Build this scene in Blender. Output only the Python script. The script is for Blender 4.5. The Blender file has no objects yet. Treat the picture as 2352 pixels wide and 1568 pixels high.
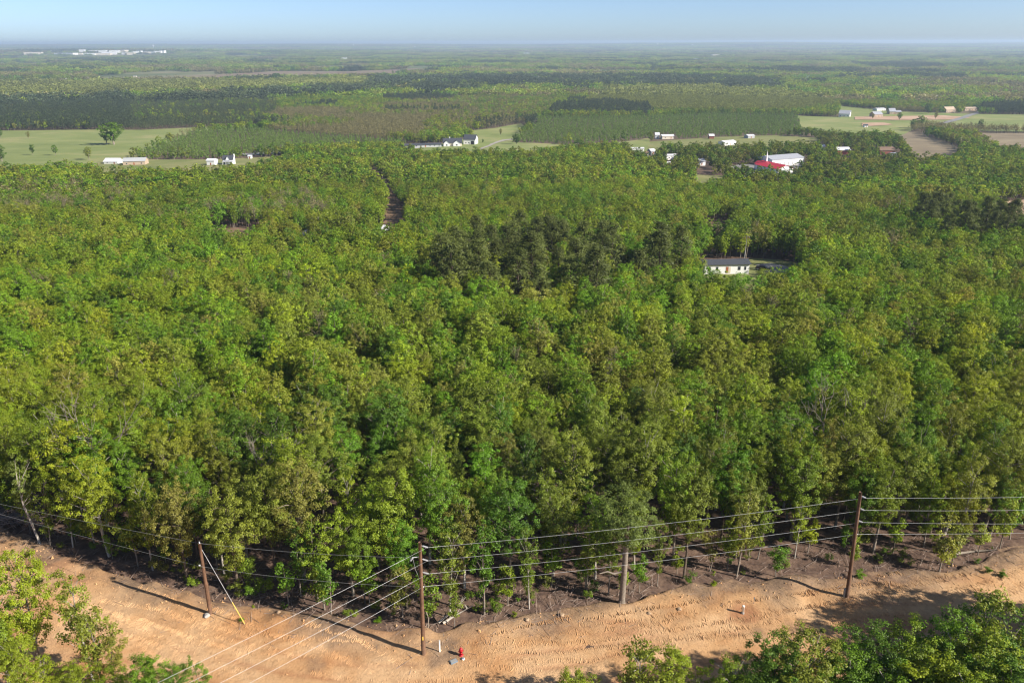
import bpy, bmesh, math, random
import numpy as np
from mathutils import Vector, Matrix
from mathutils.geometry import delaunay_2d_cdt

R = math.radians
sc = bpy.context.scene
COL = sc.collection
rng = np.random.default_rng(11)
random.seed(5)

# ------------------------------------------------------------------ camera, sky, sun, exposure
CAM_H = 48.0
PITCH = 20.55
ROLL = -0.12
LENS = 28.02
cam_d = bpy.data.cameras.new("camera"); cam = bpy.data.objects.new("camera", cam_d); COL.objects.link(cam)
cam_d.sensor_width = 36; cam_d.lens = LENS; cam_d.clip_start = 0.5; cam_d.clip_end = 80000
cam.location = (0, 0, CAM_H)
cam.rotation_euler = (Matrix.Rotation(R(90 - PITCH), 3, 'X') @ Matrix.Rotation(R(ROLL), 3, 'Z')).to_euler()
sc.camera = cam

SUN_EL, SUN_CW = 32.0, 113.0
w = bpy.data.worlds.new("World"); sc.world = w; w.use_nodes = True
wn = w.node_tree
sky = wn.nodes.new('ShaderNodeTexSky'); sky.sky_type = 'NISHITA'; sky.sun_disc = False
sky.sun_elevation = R(SUN_EL); sky.sun_rotation = R(SUN_CW)
sky.altitude = 200; sky.air_density = 0.5; sky.dust_density = 0.7; sky.ozone_density = 3.0
bg = wn.nodes['Background']; bg.inputs[1].default_value = 0.092
wn.links.new(sky.outputs[0], bg.inputs[0])
sd = Vector((math.sin(R(SUN_CW)) * math.cos(R(SUN_EL)), math.cos(R(SUN_CW)) * math.cos(R(SUN_EL)), math.sin(R(SUN_EL))))
sun_d = bpy.data.lights.new("sun", 'SUN'); sun = bpy.data.objects.new("sun", sun_d); COL.objects.link(sun)
sun_d.energy = 5.0; sun_d.angle = R(0.53); sun_d.color = (1.0, 0.93, 0.82)
sun.rotation_euler = sd.to_track_quat('Z', 'Y').to_euler()
sc.view_settings.view_transform = 'Standard'; sc.view_settings.look = 'None'
sc.view_settings.gamma = 1.0; sc.view_settings.exposure = 0.82
cy = sc.cycles
cy.max_bounces = 4; cy.diffuse_bounces = 3; cy.glossy_bounces = 1; cy.transmission_bounces = 3
cy.volume_bounces = 0; cy.transparent_max_bounces = 4; cy.caustics_reflective = False; cy.caustics_refractive = False
cy.use_denoising = True
cy.filter_width = 1.2

# ------------------------------------------------------------------ numeric helpers
def _hash(ix, iy, s):
    n = (ix.astype(np.int64) * 374761393 + iy.astype(np.int64) * 668265263 + s * 1442695041) & 0xffffffff
    n = ((n ^ (n >> 13)) * 1274126177) & 0xffffffff
    return ((n ^ (n >> 16)) & 0xffff) / 65535.0
def vnoise(x, y, s=0):
    x = np.asarray(x, float); y = np.asarray(y, float)
    ix = np.floor(x); iy = np.floor(y); fx = x - ix; fy = y - iy
    fx = fx * fx * (3 - 2 * fx); fy = fy * fy * (3 - 2 * fy)
    a = _hash(ix, iy, s); b = _hash(ix + 1, iy, s); c = _hash(ix, iy + 1, s); d = _hash(ix + 1, iy + 1, s)
    return (a + (b - a) * fx) * (1 - fy) + (c + (d - c) * fx) * fy
def fbm(x, y, s=0, o=4):
    t = 0; a = .5
    for k in range(o):
        t = t + a * (vnoise(x * 2 ** k + 17.3 * k, y * 2 ** k - 9.1 * k, s + k) - .5) * 2; a *= .5
    return t
def sstep(a, b, x):
    t = np.clip((np.asarray(x, float) - a) / (b - a), 0, 1); return t * t * (3 - 2 * t)

def terrain(x, y):
    x = np.asarray(x, float); y = np.asarray(y, float)
    d = np.sqrt(np.maximum(y, 0) ** 2 + (0.45 * x) ** 2 * (y > -1e9))
    z = -62 * (1 - np.exp(-np.maximum(d - 72, 0) / 450))
    z = z + 1.6 * fbm(x / 130, y / 130, 3, 2) * sstep(110, 260, d)
    z = z + 6 * fbm(x / 900, y / 900, 9, 2) * sstep(1500, 4000, d)
    r = np.hypot(x, y)
    z = z + sstep(8500, 19000, r) * (58 + 60 * fbm(x / 4200, y / 3600, 21, 3)) * 0.86
    z = z + sstep(6500, 9500, r) * 14 * np.maximum(fbm(x / 2600, y / 1900, 33, 2), -.2)
    z = z + 34 * np.exp(-((x + 3700) / 2500) ** 2 - ((y - 8200) / 1000) ** 2)
    return z

# photo pixel (2352 x 1568 frame) <-> world, used to lay the place out on the ground
FPX = LENS / 36 * 2352
_p = R(PITCH); _r = R(ROLL)
FW = np.array([0, math.cos(_p), -math.sin(_p)])
_up = np.array([0, math.sin(_p), math.cos(_p)]); _rt = np.array([1., 0, 0])
RT = math.cos(_r) * _rt + math.sin(_r) * _up
UP = -math.sin(_r) * _rt + math.cos(_r) * _up
CC = np.array([0, 0, CAM_H])
def ray(px, py):
    d = FW * FPX + RT * (px - 1176) - UP * (py - 784); return d / np.linalg.norm(d)
def hit(px, py, dz=0.0):
    d = ray(px, py); t0, t1 = 10.0, None
    ts = np.geomspace(10, 40000, 700)
    P = CC + ts[:, None] * d
    g = P[:, 2] - terrain(P[:, 0], P[:, 1]) - dz
    k = np.argmax(g < 0)
    if g[k] >= 0: k = len(ts) - 1
    a, b = ts[max(k - 1, 0)], ts[k]
    for _ in range(30):
        m = (a + b) / 2; q = CC + m * d
        if q[2] - float(terrain(q[0], q[1])) - dz < 0: b = m
        else: a = m
    q = CC + b * d
    return Vector((q[0], q[1], float(terrain(q[0], q[1]))))
def at_z(px, py, z):
    d = ray(px, py); t = (z - CAM_H) / d[2]; return Vector(CC + t * d)
def proj(x, y, z):
    v0 = np.asarray(x, float); v1 = np.asarray(y, float); v2 = np.asarray(z, float) - CAM_H
    ww = v1 * FW[1] + v2 * FW[2]; ww = np.where(ww < .1, .1, ww)
    u = v0 * RT[0] + v1 * RT[1] + v2 * RT[2]; v = v0 * UP[0] + v1 * UP[1] + v2 * UP[2]
    return 1176 + FPX * u / ww, 784 - FPX * v / ww
def inpoly(px, py, poly):
    px = np.asarray(px); py = np.asarray(py); c = np.zeros(px.shape, bool); n = len(poly)
    for i in range(n):
        x1, y1 = poly[i]; x2, y2 = poly[(i + 1) % n]
        if y1 == y2: continue
        cond = ((y1 > py) != (y2 > py)) & (px < (x2 - x1) * (py - y1) / (y2 - y1) + x1)
        c ^= cond
    return c

# ------------------------------------------------------------------ object helpers
def tag(o, label=None, cat=None, group=None, kind=None):
    if label: o['label'] = label
    if cat: o['category'] = cat
    if group: o['group'] = group
    if kind: o['kind'] = kind
    return o
def link(name, data, parent=None):
    o = bpy.data.objects.new(name, data); COL.objects.link(o); o.parent = parent; return o
def empty(name, loc=(0, 0, 0), rz=0.0):
    o = link(name, None); o.location = loc; o.rotation_euler = (0, 0, rz); o.empty_display_size = .3; return o
def mesh_from(name, verts, faces, mats=(), midx=None, smooth=False):
    me = bpy.data.meshes.new(name)
    me.from_pydata([tuple(v) for v in verts], [], [tuple(f) for f in faces])
    for m in mats: me.materials.append(m)
    if midx is not None: me.polygons.foreach_set('material_index', np.asarray(midx, np.int32))
    if smooth: me.polygons.foreach_set('use_smooth', np.ones(len(me.polygons), bool))
    me.update(); return me
def np_mesh(name, V, F, mats=(), midx=None, smooth=False):
    """V (n,3) float, F (m,k) int, all faces with k corners"""
    V = np.asarray(V, np.float32); F = np.asarray(F, np.int32); k = F.shape[1]
    me = bpy.data.meshes.new(name)
    me.vertices.add(len(V)); me.vertices.foreach_set('co', V.ravel())
    me.loops.add(F.size); me.loops.foreach_set('vertex_index', F.ravel())
    me.polygons.add(len(F)); me.polygons.foreach_set('loop_start', np.arange(0, F.size, k, dtype=np.int32))
    for m in mats: me.materials.append(m)
    if midx is not None: me.polygons.foreach_set('material_index', np.asarray(midx, np.int32))
    me.polygons.foreach_set('use_smooth', np.full(len(F), smooth))
    me.update(calc_edges=True); me.validate(); return me
class MB:
    """collects simple shapes into one mesh"""
    def __init__(s): s.v = []; s.f = []
    def add(s, vs, fs):
        b = len(s.v); s.v += [tuple(v) for v in vs]; s.f += [tuple(i + b for i in f) for f in fs]; return s
    def box(s, x0, x1, y0, y1, z0, z1):
        v = [(x, y, z) for z in (z0, z1) for x, y in ((x0, y0), (x1, y0), (x1, y1), (x0, y1))]
        return s.add(v, [(3, 2, 1, 0), (4, 5, 6, 7), (0, 1, 5, 4), (1, 2, 6, 5), (2, 3, 7, 6), (3, 0, 4, 7)])
    def tube(s, pts, rad, n=8, caps=True):
        pts = [Vector(p) for p in pts]
        if not hasattr(rad, '__len__'): rad = [rad] * len(pts)
        vs = []
        ref = Vector((0, 0, 1))
        for i, p in enumerate(pts):
            t = (pts[min(i + 1, len(pts) - 1)] - pts[max(i - 1, 0)]).normalized()
            a = t.cross(ref if abs(t.z) < .95 else Vector((1, 0, 0))).normalized(); b = t.cross(a)
            for k in range(n):
                an = 2 * math.pi * k / n
                vs.append(p + (a * math.cos(an) + b * math.sin(an)) * rad[i])
        fs = []
        for i in range(len(pts) - 1):
            for k in range(n):
                fs.append((i * n + k, i * n + (k + 1) % n, (i + 1) * n + (k + 1) % n, (i + 1) * n + k))
        if caps: fs += [tuple(range(n)), tuple(reversed(range((len(pts) - 1) * n, len(pts) * n)))]
        return s.add(vs, fs)
    def lathe(s, prof, n=12, c=(0, 0, 0), cap=True):
        vs = [(c[0] + r * math.cos(2 * math.pi * k / n), c[1] + r * math.sin(2 * math.pi * k / n), c[2] + z) for r, z in prof for k in range(n)]
        fs = [(i * n + k, i * n + (k + 1) % n, (i + 1) * n + (k + 1) % n, (i + 1) * n + k) for i in range(len(prof) - 1) for k in range(n)]
        if cap: fs += [tuple(reversed(range(n))), tuple(range((len(prof) - 1) * n, len(prof) * n))]
        return s.add(vs, fs)
    def mesh(s, name, mat, smooth=False): return mesh_from(name, s.v, s.f, [mat], None, smooth)
    def build(s, name, mat, parent=None, smooth=False): return link(name, s.mesh(name, mat, smooth), parent)

# ------------------------------------------------------------------ materials
def mat(name):
    m = bpy.data.materials.new(name); m.use_nodes = True; nt = m.node_tree
    b = nt.nodes['Principled BSDF']; return m, nt, b
def N(nt, t, **kw):
    n = nt.nodes.new(t)
    for k, v in kw.items(): setattr(n, k, v)
    return n
def noise_ramp(nt, scale, stops, detail=6, rough=.6, coord='Object', dist=0.0):
    tc = N(nt, 'ShaderNodeTexCoord'); no = N(nt, 'ShaderNodeTexNoise')
    no.inputs['Scale'].default_value = scale; no.inputs['Detail'].default_value = detail; no.inputs['Roughness'].default_value = rough
    no.inputs['Distortion'].default_value = dist
    nt.links.new(tc.outputs[coord], no.inputs['Vector'])
    rp = N(nt, 'ShaderNodeValToRGB')
    el = rp.color_ramp.elements
    while len(el) < len(stops): el.new(.5)
    for e, (p, c) in zip(el, stops): e.position = p; e.color = (*c, 1)
    nt.links.new(no.outputs['Fac'], rp.inputs['Fac'])
    return rp, no
def mixc(nt, fac, a, b, mode='MIX'):
    m = N(nt, 'ShaderNodeMix', data_type='RGBA', blend_type=mode)
    for sck, v in ((m.inputs[0], fac), (m.inputs[6], a), (m.inputs[7], b)):
        if hasattr(v, 'type') and hasattr(v, 'links'): nt.links.new(v, sck)
        elif isinstance(v, (int, float)): sck.default_value = v
        else: sck.default_value = (*v, 1)
    return m.outputs[2]
def simple(name, col, rough=.7, var=.15, scale=3.0, metal=0.0, coord='Object'):
    m, nt, b = mat(name)
    a = tuple(c * (1 - var) for c in col); c2 = tuple(min(1, c * (1 + var)) for c in col)
    rp, _ = noise_ramp(nt, scale, [(.3, a), (.7, c2)], coord=coord)
    nt.links.new(rp.outputs[0], b.inputs['Base Color']); b.inputs['Roughness'].default_value = rough; b.inputs['Metallic'].default_value = metal
    b.inputs['Specular IOR Level'].default_value = .3
    return m

def leaf_material(name, trans=.42):
    m = bpy.data.materials.new(name); m.use_nodes = True; nt = m.node_tree; nt.nodes.clear()
    at = N(nt, 'ShaderNodeAttribute', attribute_type='INSTANCER', attribute_name='tint')
    lv = N(nt, 'ShaderNodeAttribute', attribute_type='GEOMETRY', attribute_name='lv')
    mr = N(nt, 'ShaderNodeMapRange'); mr.inputs[3].default_value = .62; mr.inputs[4].default_value = 1.42
    nt.links.new(lv.outputs['Fac'], mr.inputs[0])
    sc_ = N(nt, 'ShaderNodeVectorMath', operation='SCALE')
    nt.links.new(at.outputs['Color'], sc_.inputs[0]); nt.links.new(mr.outputs[0], sc_.inputs['Scale'])
    df = N(nt, 'ShaderNodeBsdfDiffuse'); tr = N(nt, 'ShaderNodeBsdfTranslucent')
    wm = mixc(nt, 1.0, sc_.outputs[0], (1.12 * trans * 2, 1.1 * trans * 2, .55 * trans * 2), 'MULTIPLY')
    nt.links.new(sc_.outputs[0], df.inputs[0]); nt.links.new(wm, tr.inputs[0])
    mx = N(nt, 'ShaderNodeAddShader')
    nt.links.new(df.outputs[0], mx.inputs[0]); nt.links.new(tr.outputs[0], mx.inputs[1])
    gl = N(nt, 'ShaderNodeBsdfGlossy'); gl.inputs['Roughness'].default_value = .45; gl.inputs[0].default_value = (1, 1, 1, 1)
    m2 = N(nt, 'ShaderNodeMixShader'); m2.inputs[0].default_value = .018
    nt.links.new(mx.outputs[0], m2.inputs[1]); nt.links.new(gl.outputs[0], m2.inputs[2])
    out = N(nt, 'ShaderNodeOutputMaterial'); nt.links.new(m2.outputs[0], out.inputs[0])
    return m
M_LEAF = leaf_material('leaf', .27)
M_NEEDLE = leaf_material('needle', .14)
M_BARK = simple('bark_grey', (.21, .175, .14), .9, .35, 4)
M_BARKD = simple('bark_dark', (.10, .075, .055), .9, .35, 4)
M_PALE = simple('bark_pale', (.37, .33, .28), .85, .2, 5)
M_WHITE = simple('white_siding', (.80, .80, .79), .55, .04, 1.5)
M_CREAM = simple('cream_siding', (.62, .55, .44), .6, .08, 1.5)
M_TAN = simple('tan_siding', (.46, .36, .26), .7, .1, 1.5)
M_GREYW = simple('grey_siding', (.42, .43, .43), .6, .08, 1.5)
M_BRICK = simple('red_brick', (.28, .10, .07), .85, .2, 3)
M_REDBARN = simple('red_barn_paint', (.30, .045, .04), .7, .2, 2)
M_REDROOF = simple('red_metal_roof', (.62, .035, .055), .4, .08, .8)
M_DKROOF = simple('dark_shingle', (.055, .06, .072), .85, .2, 2)
M_GRROOF = simple('grey_metal_roof', (.36, .37, .40), .45, .1, .8)
M_BRROOF = simple('brown_shingle', (.20, .13, .09), .85, .2, 2)
M_TINROOF = simple('pale_tin_roof', (.66, .66, .68), .4, .08, .8)
M_GLASS = simple('window_glass', (.03, .035, .045), .15, .1, 1)
M_DOOR = simple('brown_door', (.33, .11, .05), .6, .1, 1)
M_DARK = simple('dark_opening', (.02, .02, .022), .8, .1, 1)
M_ASPH = simple('worn_asphalt', (.23, .225, .215), .9, .12, .08)
M_GRAVEL = simple('pale_gravel', (.34, .31, .27), .95, .15, .2)
M_POLE = simple('brown_pole_wood', (.155, .085, .05), .85, .3, 2.5)
M_ALU = simple('bright_aluminium', (.66, .66, .65), .4, .03, 1, .25)
M_WIRE2 = simple('dull_cable', (.30, .30, .29), .6, .03, 1)
M_PORC = simple('grey_porcelain', (.55, .55, .56), .3, .05, 1)
M_HYD = simple('red_enamel', (.50, .018, .028), .4, .08, 6)
M_PVC = simple('white_plastic', (.78, .78, .74), .5, .05, 5)
M_YEL = simple('yellow_plastic', (.75, .52, .10), .5, .05, 5)
M_CONC = simple('grey_concrete', (.38, .36, .33), .9, .15, 6)
M_BLUE = simple('blue_grey_plastic', (.18, .24, .30), .5, .1, 6)
M_CARP = simple('dark_plum_car_paint', (.035, .016, .022), .25, .1, 1)
M_CARW = simple('white_car_paint', (.75, .75, .75), .25, .03, 1)
M_TYRE = simple('tyre_rubber', (.02, .02, .02), .9, .1, 5)

def ground_material(name, stops, scale, bump=.0, bscale=8, stops2=None, scale2=None):
    m, nt, b = mat(name)
    rp, _ = noise_ramp(nt, scale, stops, 8, .65)
    col = rp.outputs[0]
    if stops2:
        r2, n2 = noise_ramp(nt, scale2, stops2, 5, .65)
        mp = N(nt, 'ShaderNodeMapping'); mp.inputs['Rotation'].default_value = (0, 0, .5); mp.inputs['Scale'].default_value = (.22, 1.5, 1)
        nt.links.new(n2.inputs['Vector'].links[0].from_socket, mp.inputs[0]); nt.links.new(mp.outputs[0], n2.inputs['Vector'])
        col = mixc(nt, 1.0, col, r2.outputs[0], 'MULTIPLY')
    nt.links.new(col, b.inputs['Base Color']); b.inputs['Roughness'].default_value = 1.0; b.inputs['Specular IOR Level'].default_value = .1
    if bump:
        tc = N(nt, 'ShaderNodeTexCoord'); no = N(nt, 'ShaderNodeTexNoise'); no.inputs['Scale'].default_value = bscale; no.inputs['Detail'].default_value = 6
        nt.links.new(tc.outputs['Object'], no.inputs['Vector'])
        bp = N(nt, 'ShaderNodeBump'); bp.inputs['Strength'].default_value = .6; bp.inputs['Distance'].default_value = bump
        nt.links.new(no.outputs['Fac'], bp.inputs['Height']); nt.links.new(bp.outputs[0], b.inputs['Normal'])
    return m
M_LITTER = ground_material('leaf_litter', [(.3, (.075, .05, .04)), (.5, (.145, .095, .07)), (.72, (.23, .155, .11))], .9, .12, 2.5,
                           [(.35, (.75, .8, .62)), (.65, (1.1, 1.0, .95))], .05)
M_PASTURE = ground_material('pasture_grass', [(.3, (.17, .205, .065)), (.5, (.215, .245, .085)), (.68, (.33, .30, .14))], .012, 0, 1,
                            [(.3, (.82, .88, .8)), (.7, (1.12, 1.1, 1.1))], .09)
M_LAWN = ground_material('lawn_grass', [(.3, (.15, .18, .055)), (.6, (.24, .235, .095)), (.8, (.34, .28, .16))], .03)
M_BROWN = ground_material('brown_stubble', [(.3, (.19, .15, .10)), (.55, (.26, .21, .135)), (.75, (.34, .28, .18))], .02, 0, 1,
                          [(.3, (.8, .8, .8)), (.7, (1.1, 1.1, 1.1))], .12)
M_WET = ground_material('dry_marsh', [(.3, (.13, .09, .07)), (.5, (.22, .16, .11)), (.7, (.20, .20, .10))], .0045)
M_SOIL = ground_material('brown_soil', [(.3, (.15, .095, .06)), (.6, (.24, .16, .10)), (.8, (.20, .18, .08))], .08)
M_SAND = ground_material('bare_sandy_soil', [(.3, (.36, .22, .14)), (.6, (.50, .35, .24)), (.8, (.42, .32, .2))], .04)

def dirt_material():
    m, nt, b = mat('orange_dirt')
    rp, _ = noise_ramp(nt, .16, [(.28, (.455, .23, .098)), (.46, (.525, .310, .155)), (.60, (.58, .372, .205)), (.76, (.53, .325, .168))], 7, .62, dist=.6)
    r2, _ = noise_ramp(nt, 2.2, [(.28, (.66, .62, .58)), (.48, (1, 1, 1)), (.75, (1.14, 1.12, 1.08))], 9, .75)
    c = mixc(nt, 1.0, rp.outputs[0], r2.outputs[0], 'MULTIPLY')
    # grey weathered, brushy ground and darker red subsoil where the attributes say so
    rough = N(nt, 'ShaderNodeAttribute', attribute_type='GEOMETRY', attribute_name='weeds')
    red = N(nt, 'ShaderNodeAttribute', attribute_type='GEOMETRY', attribute_name='subsoil')
    lit, _ = noise_ramp(nt, 1.4, [(.3, (.11, .075, .055)), (.5, (.20, .14, .10)), (.7, (.33, .22, .13))], 7, .7)
    c = mixc(nt, red.outputs['Fac'], c, (.26, .085, .04))
    c = mixc(nt, rough.outputs['Fac'], c, lit.outputs[0])
    nt.links.new(c, b.inputs['Base Color']); b.inputs['Roughness'].default_value = 1.0; b.inputs['Specular IOR Level'].default_value = .08
    tc = N(nt, 'ShaderNodeTexCoord'); no = N(nt, 'ShaderNodeTexNoise'); no.inputs['Scale'].default_value = 5; no.inputs['Detail'].default_value = 8; no.inputs['Roughness'].default_value = .7
    nt.links.new(tc.outputs['Object'], no.inputs['Vector'])
    bp = N(nt, 'ShaderNodeBump'); bp.inputs['Strength'].default_value = .9; bp.inputs['Distance'].default_value = .12
    nt.links.new(no.outputs['Fac'], bp.inputs['Height']); nt.links.new(bp.outputs[0], b.inputs['Normal'])
    return m
M_DIRT = dirt_material()
M_CLOD = simple('dirt_clod', (.46, .25, .12), 1.0, .25, 3, coord='Object')
M_ROCK = simple('tan_rock', (.36, .25, .16), .95, .2, 3)
M_TWIG = simple('dead_twig', (.26, .20, .165), .95, .3, 1.5)

# ------------------------------------------------------------------ ground sheet (polar grid to the horizon)
nA = 400
ang = np.linspace(0, 2 * math.pi, nA, endpoint=False)
rad = np.concatenate([[2.0], np.geomspace(6, 21500, 260)])
gx = np.cos(ang)[None] * rad[:, None]; gy = np.sin(ang)[None] * rad[:, None]
gz = terrain(gx, gy)
near = (np.hypot(gx, gy) < 160)
gz = gz - .06 * near - .8 * ((gy < 72) & (gy > -30) & (np.abs(gx) < 80) & (gy < np.interp(gx, [-80, -55, -30, -7, 20, 50, 80], [66, 66, 58, 51, 55, 60, 66]) - 3)) + .10 * fbm(gx / 2.2, gy / 2.2, 5, 3) * near * sstep(15, 60, gy)
V = np.stack([gx.ravel(), gy.ravel(), gz.ravel()], 1)
ii, kk = np.meshgrid(np.arange(len(rad) - 1), np.arange(nA), indexing='ij')
F = np.stack([ii * nA + kk, ii * nA + (kk + 1) % nA, (ii + 1) * nA + (kk + 1) % nA, (ii + 1) * nA + kk], -1).reshape(-1, 4)[:, ::-1]
def land_material():
    m, nt, b = mat('woodland_ground')
    tc = N(nt, 'ShaderNodeTexCoord'); sx = N(nt, 'ShaderNodeVectorMath', operation='LENGTH'); nt.links.new(tc.outputs['Object'], sx.inputs[0])
    far = N(nt, 'ShaderNodeMapRange'); far.inputs[1].default_value = 500; far.inputs[2].default_value = 2500
    nt.links.new(sx.outputs['Value'], far.inputs[0])
    lit, _ = noise_ramp(nt, .9, [(.3, (.07, .048, .04)), (.5, (.14, .092, .07)), (.72, (.23, .155, .11))], 8, .65)
    scr, _ = noise_ramp(nt, .0022, [(.32, (.06, .075, .035)), (.46, (.12, .14, .055)), (.58, (.20, .19, .10)), (.70, (.30, .24, .16))], 9, .68)
    c = mixc(nt, far.outputs[0], lit.outputs[0], scr.outputs[0])
    nt.links.new(c, b.inputs['Base Color']); b.inputs['Roughness'].default_value = 1; b.inputs['Specular IOR Level'].default_value = .05
    no = N(nt, 'ShaderNodeTexNoise'); no.inputs['Scale'].default_value = 2.5; no.inputs['Detail'].default_value = 6
    nt.links.new(tc.outputs['Object'], no.inputs['Vector'])
    bp = N(nt, 'ShaderNodeBump'); bp.inputs['Strength'].default_value = .6; bp.inputs['Distance'].default_value = .15
    nt.links.new(no.outputs['Fac'], bp.inputs['Height']); nt.links.new(bp.outputs[0], b.inputs['Normal'])
    return m
tag(link('ground', np_mesh('ground', V, F, [land_material()], smooth=True)), 'brown leaf littered woodland ground reaching to the horizon', None, None, 'structure')

# ------------------------------------------------------------------ the dirt clearing
EDGE_PX = [(-260, 1120), (-120, 1165), (0, 1212), (100, 1252), (250, 1300), (420, 1342), (560, 1372), (700, 1405), (860, 1428), (1000, 1428), (1150, 1412),
           (1300, 1395), (1450, 1365), (1600, 1340), (1750, 1325), (1950, 1305), (2100, 1305), (2250, 1285), (2352, 1255), (2500, 1225), (2700, 1190)]
_e = np.array([at_z(a, b, 0)[:2] for a, b in EDGE_PX])
def yE(x): return np.interp(x, _e[:, 0], _e[:, 1])
XS = np.arange(-74, 78, .3); T = np.linspace(0, 1, 190)
X, TT = np.meshgrid(XS, T, indexing='ij')
ye = yE(X) + 1.6 * fbm(X / 3.5, X * 0 + 3, 40, 3)
Y = 14 + (ye - 14) * TT
de = yE(X) - Y                                   # metres inside the edge
Z = .05 + .10 * fbm(X / 6, Y / 6, 41, 3) + .05 * fbm(X / 1.1, Y / 1.1, 44, 3)
Z += sstep(7, 1, de) * (.16 * fbm(X / 1.3, Y / 1.3, 47, 4) + .10)
Z += .35 * np.exp(-((de - 1.6) / 1.3) ** 2) * sstep(-.15, .45, fbm(X / 5, Y / 5, 50, 2))
Z -= .10 * np.exp(-((de - 13) / 1.6) ** 2)
Z += .045 * fbm(de / .55, X / 16, 52, 3) * sstep(3, 7, de) + .03 * fbm((X + Y * .6) / .6, (Y - X * .5) / 12, 53, 3)
Z = np.where(TT > .985, -.12, Z)
PIPE = at_z(1705.6, 1410, 0); HYD = at_z(1059, 1506, 0)
dp = np.hypot(X - PIPE.x, (Y - PIPE.y)); Z -= .04 * np.exp(-(dp / 1.3) ** 2)
weeds = np.clip(sstep(5.0, -.3, de + 3.6 * fbm(X / 3, Y / 3, 60, 5)), 0, 1) * .9
dh = np.hypot((X - HYD.x + 1.5) / 3.2, (Y - HYD.y - .3) / 2.2)
weeds = np.maximum(weeds, .8 * sstep(1.3, .2, dh + .9 * fbm(X / 1.3, Y / 1.3, 63, 4)))
weeds = np.maximum(weeds, .55 * sstep(.25, .6, fbm(X / 4, Y / 4, 66, 4)) * sstep(13, 8, de))
subs = np.maximum(.6 * sstep(2.0, .5, dp + .7 * fbm(X / 1.2, Y / 1.2, 70, 3)), .65 * sstep(.12, .55, fbm(X / 7, Y / 4, 73, 3)) * (X < -12) * sstep(48, 42, Y))
subs = np.maximum(subs, .45 * sstep(.2, .6, fbm(X / 9, Y / 3, 77, 4)))
for dr_, wv in ((5.6, 1.2), (7.4, 1.2), (10.2, .8), (12.0, .8), (14.5, 1.6)):
    cl = dr_ + wv * fbm(X / 14, X * 0 + dr_, 79, 2); ru = np.exp(-((de - cl) / .28) ** 2) * sstep(-.25, .2, fbm(X / 5, Y / 5, 83, 2))
    subs = np.maximum(subs, .38 * ru); Z -= .05 * ru
V = np.stack([X.ravel(), Y.ravel(), Z.ravel()], 1); n1 = len(T)
ii, kk = np.meshgrid(np.arange(len(XS) - 1), np.arange(n1 - 1), indexing='ij')
F = np.stack([ii * n1 + kk, (ii + 1) * n1 + kk, (ii + 1) * n1 + kk + 1, ii * n1 + kk + 1], -1).reshape(-1, 4)
me = np_mesh('dirt_clearing', V, F, [M_DIRT], smooth=True)
for nm, a in (('weeds', weeds), ('subsoil', subs)):
    at = me.attributes.new(nm, 'FLOAT', 'POINT'); at.data.foreach_set('value', a.ravel().astype(np.float32))
DIRT = tag(link('dirt_road', me), 'bulldozed orange dirt road clearing with tread marks', None, None, 'structure')
def dirt_z(x, y):
    i = int(np.clip((x + 74) / .3, 0, len(XS) - 1)); t = (y - 14) / (ye[i, 0] - 14); k = int(np.clip(round(t * (n1 - 1)), 0, n1 - 1))
    return float(Z[i, k]) if 0 <= t <= .98 else 0.0

# bulldozer tread marks: rows of small ridges pressed up across each track
def track(px, width, step, mbv, mbf, hgt=.042):
    P = [at_z(a, b, 0) for a, b in px]
    pts = []
    for a, b in zip(P[:-1], P[1:]):
        n = max(2, int((b - a).length / step))
        pts += [a.lerp(b, k / n) for k in range(n)]
    for a, b in zip(pts[:-1], pts[1:]):
        t = (b - a).normalized(); s = Vector((-t.y, t.x, 0))
        if random.random() < .10: continue
        ww = width * random.uniform(.7, 1.05); j = s * random.gauss(0, .06); hh = hgt * random.uniform(.5, 1.15); tw = t * random.gauss(0, .06)
        c = a + j
        z = max(dirt_z(c.x - .15, c.y), dirt_z(c.x + .15, c.y)) - .02
        base = len(mbv)
        q0 = c - s * ww / 2 - tw; q1 = c + s * ww / 2 + tw
        for q in (q0, (q0 + q1) / 2 + t * .02, q1):
            mbv.append((q.x - t.x * step * .34, q.y - t.y * step * .34, z)); mbv.append((q.x, q.y, z + hh)); mbv.append((q.x + t.x * step * .3, q.y + t.y * step * .3, z))
        for r in (0, 3):
            mbf.append((base + r, base + r + 3, base + r + 4, base + r + 1)); mbf.append((base + r + 1, base + r + 4, base + r + 5, base + r + 2))
tv, tf = [], []
TRACKS = [[(1110, 1478), (1300, 1478), (1440, 1462), (1560, 1442)], [(1290, 1425), (1400, 1418), (1480, 1402), (1560, 1392)], [(1330, 1436), (1470, 1424), (1570, 1408)],
          [(1320, 1455), (1450, 1440), (1560, 1418)], [(1100, 1495), (1280, 1500), (1450, 1480), (1650, 1450), (1800, 1425)], [(1180, 1520), (1360, 1515), (1560, 1480)],
          [(200, 1395), (330, 1425), (450, 1470)], [(230, 1380), (360, 1400), (470, 1440)], [(320, 1350), (420, 1390), (480, 1440)], [(150, 1370), (260, 1410), (380, 1470)],
          [(480, 1395), (540, 1420), (600, 1440)], [(600, 1450), (760, 1500), (860, 1550)], [(1990, 1352), (2080, 1340), (2200, 1320)], [(2000, 1362), (2120, 1345), (2230, 1318)],
          [(1840, 1370), (1900, 1360), (1935, 1352)], [(1880, 1395), (1960, 1380)], [(2010, 1325), (2080, 1318)], [(1500, 1400), (1580, 1388), (1640, 1372)],
          [(1620, 1425), (1690, 1440), (1780, 1432)], [(700, 1440), (820, 1470), (930, 1530)], [(250, 1440), (380, 1490), (480, 1540)], [(1560, 1470), (1740, 1455), (1900, 1428)]]
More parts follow.
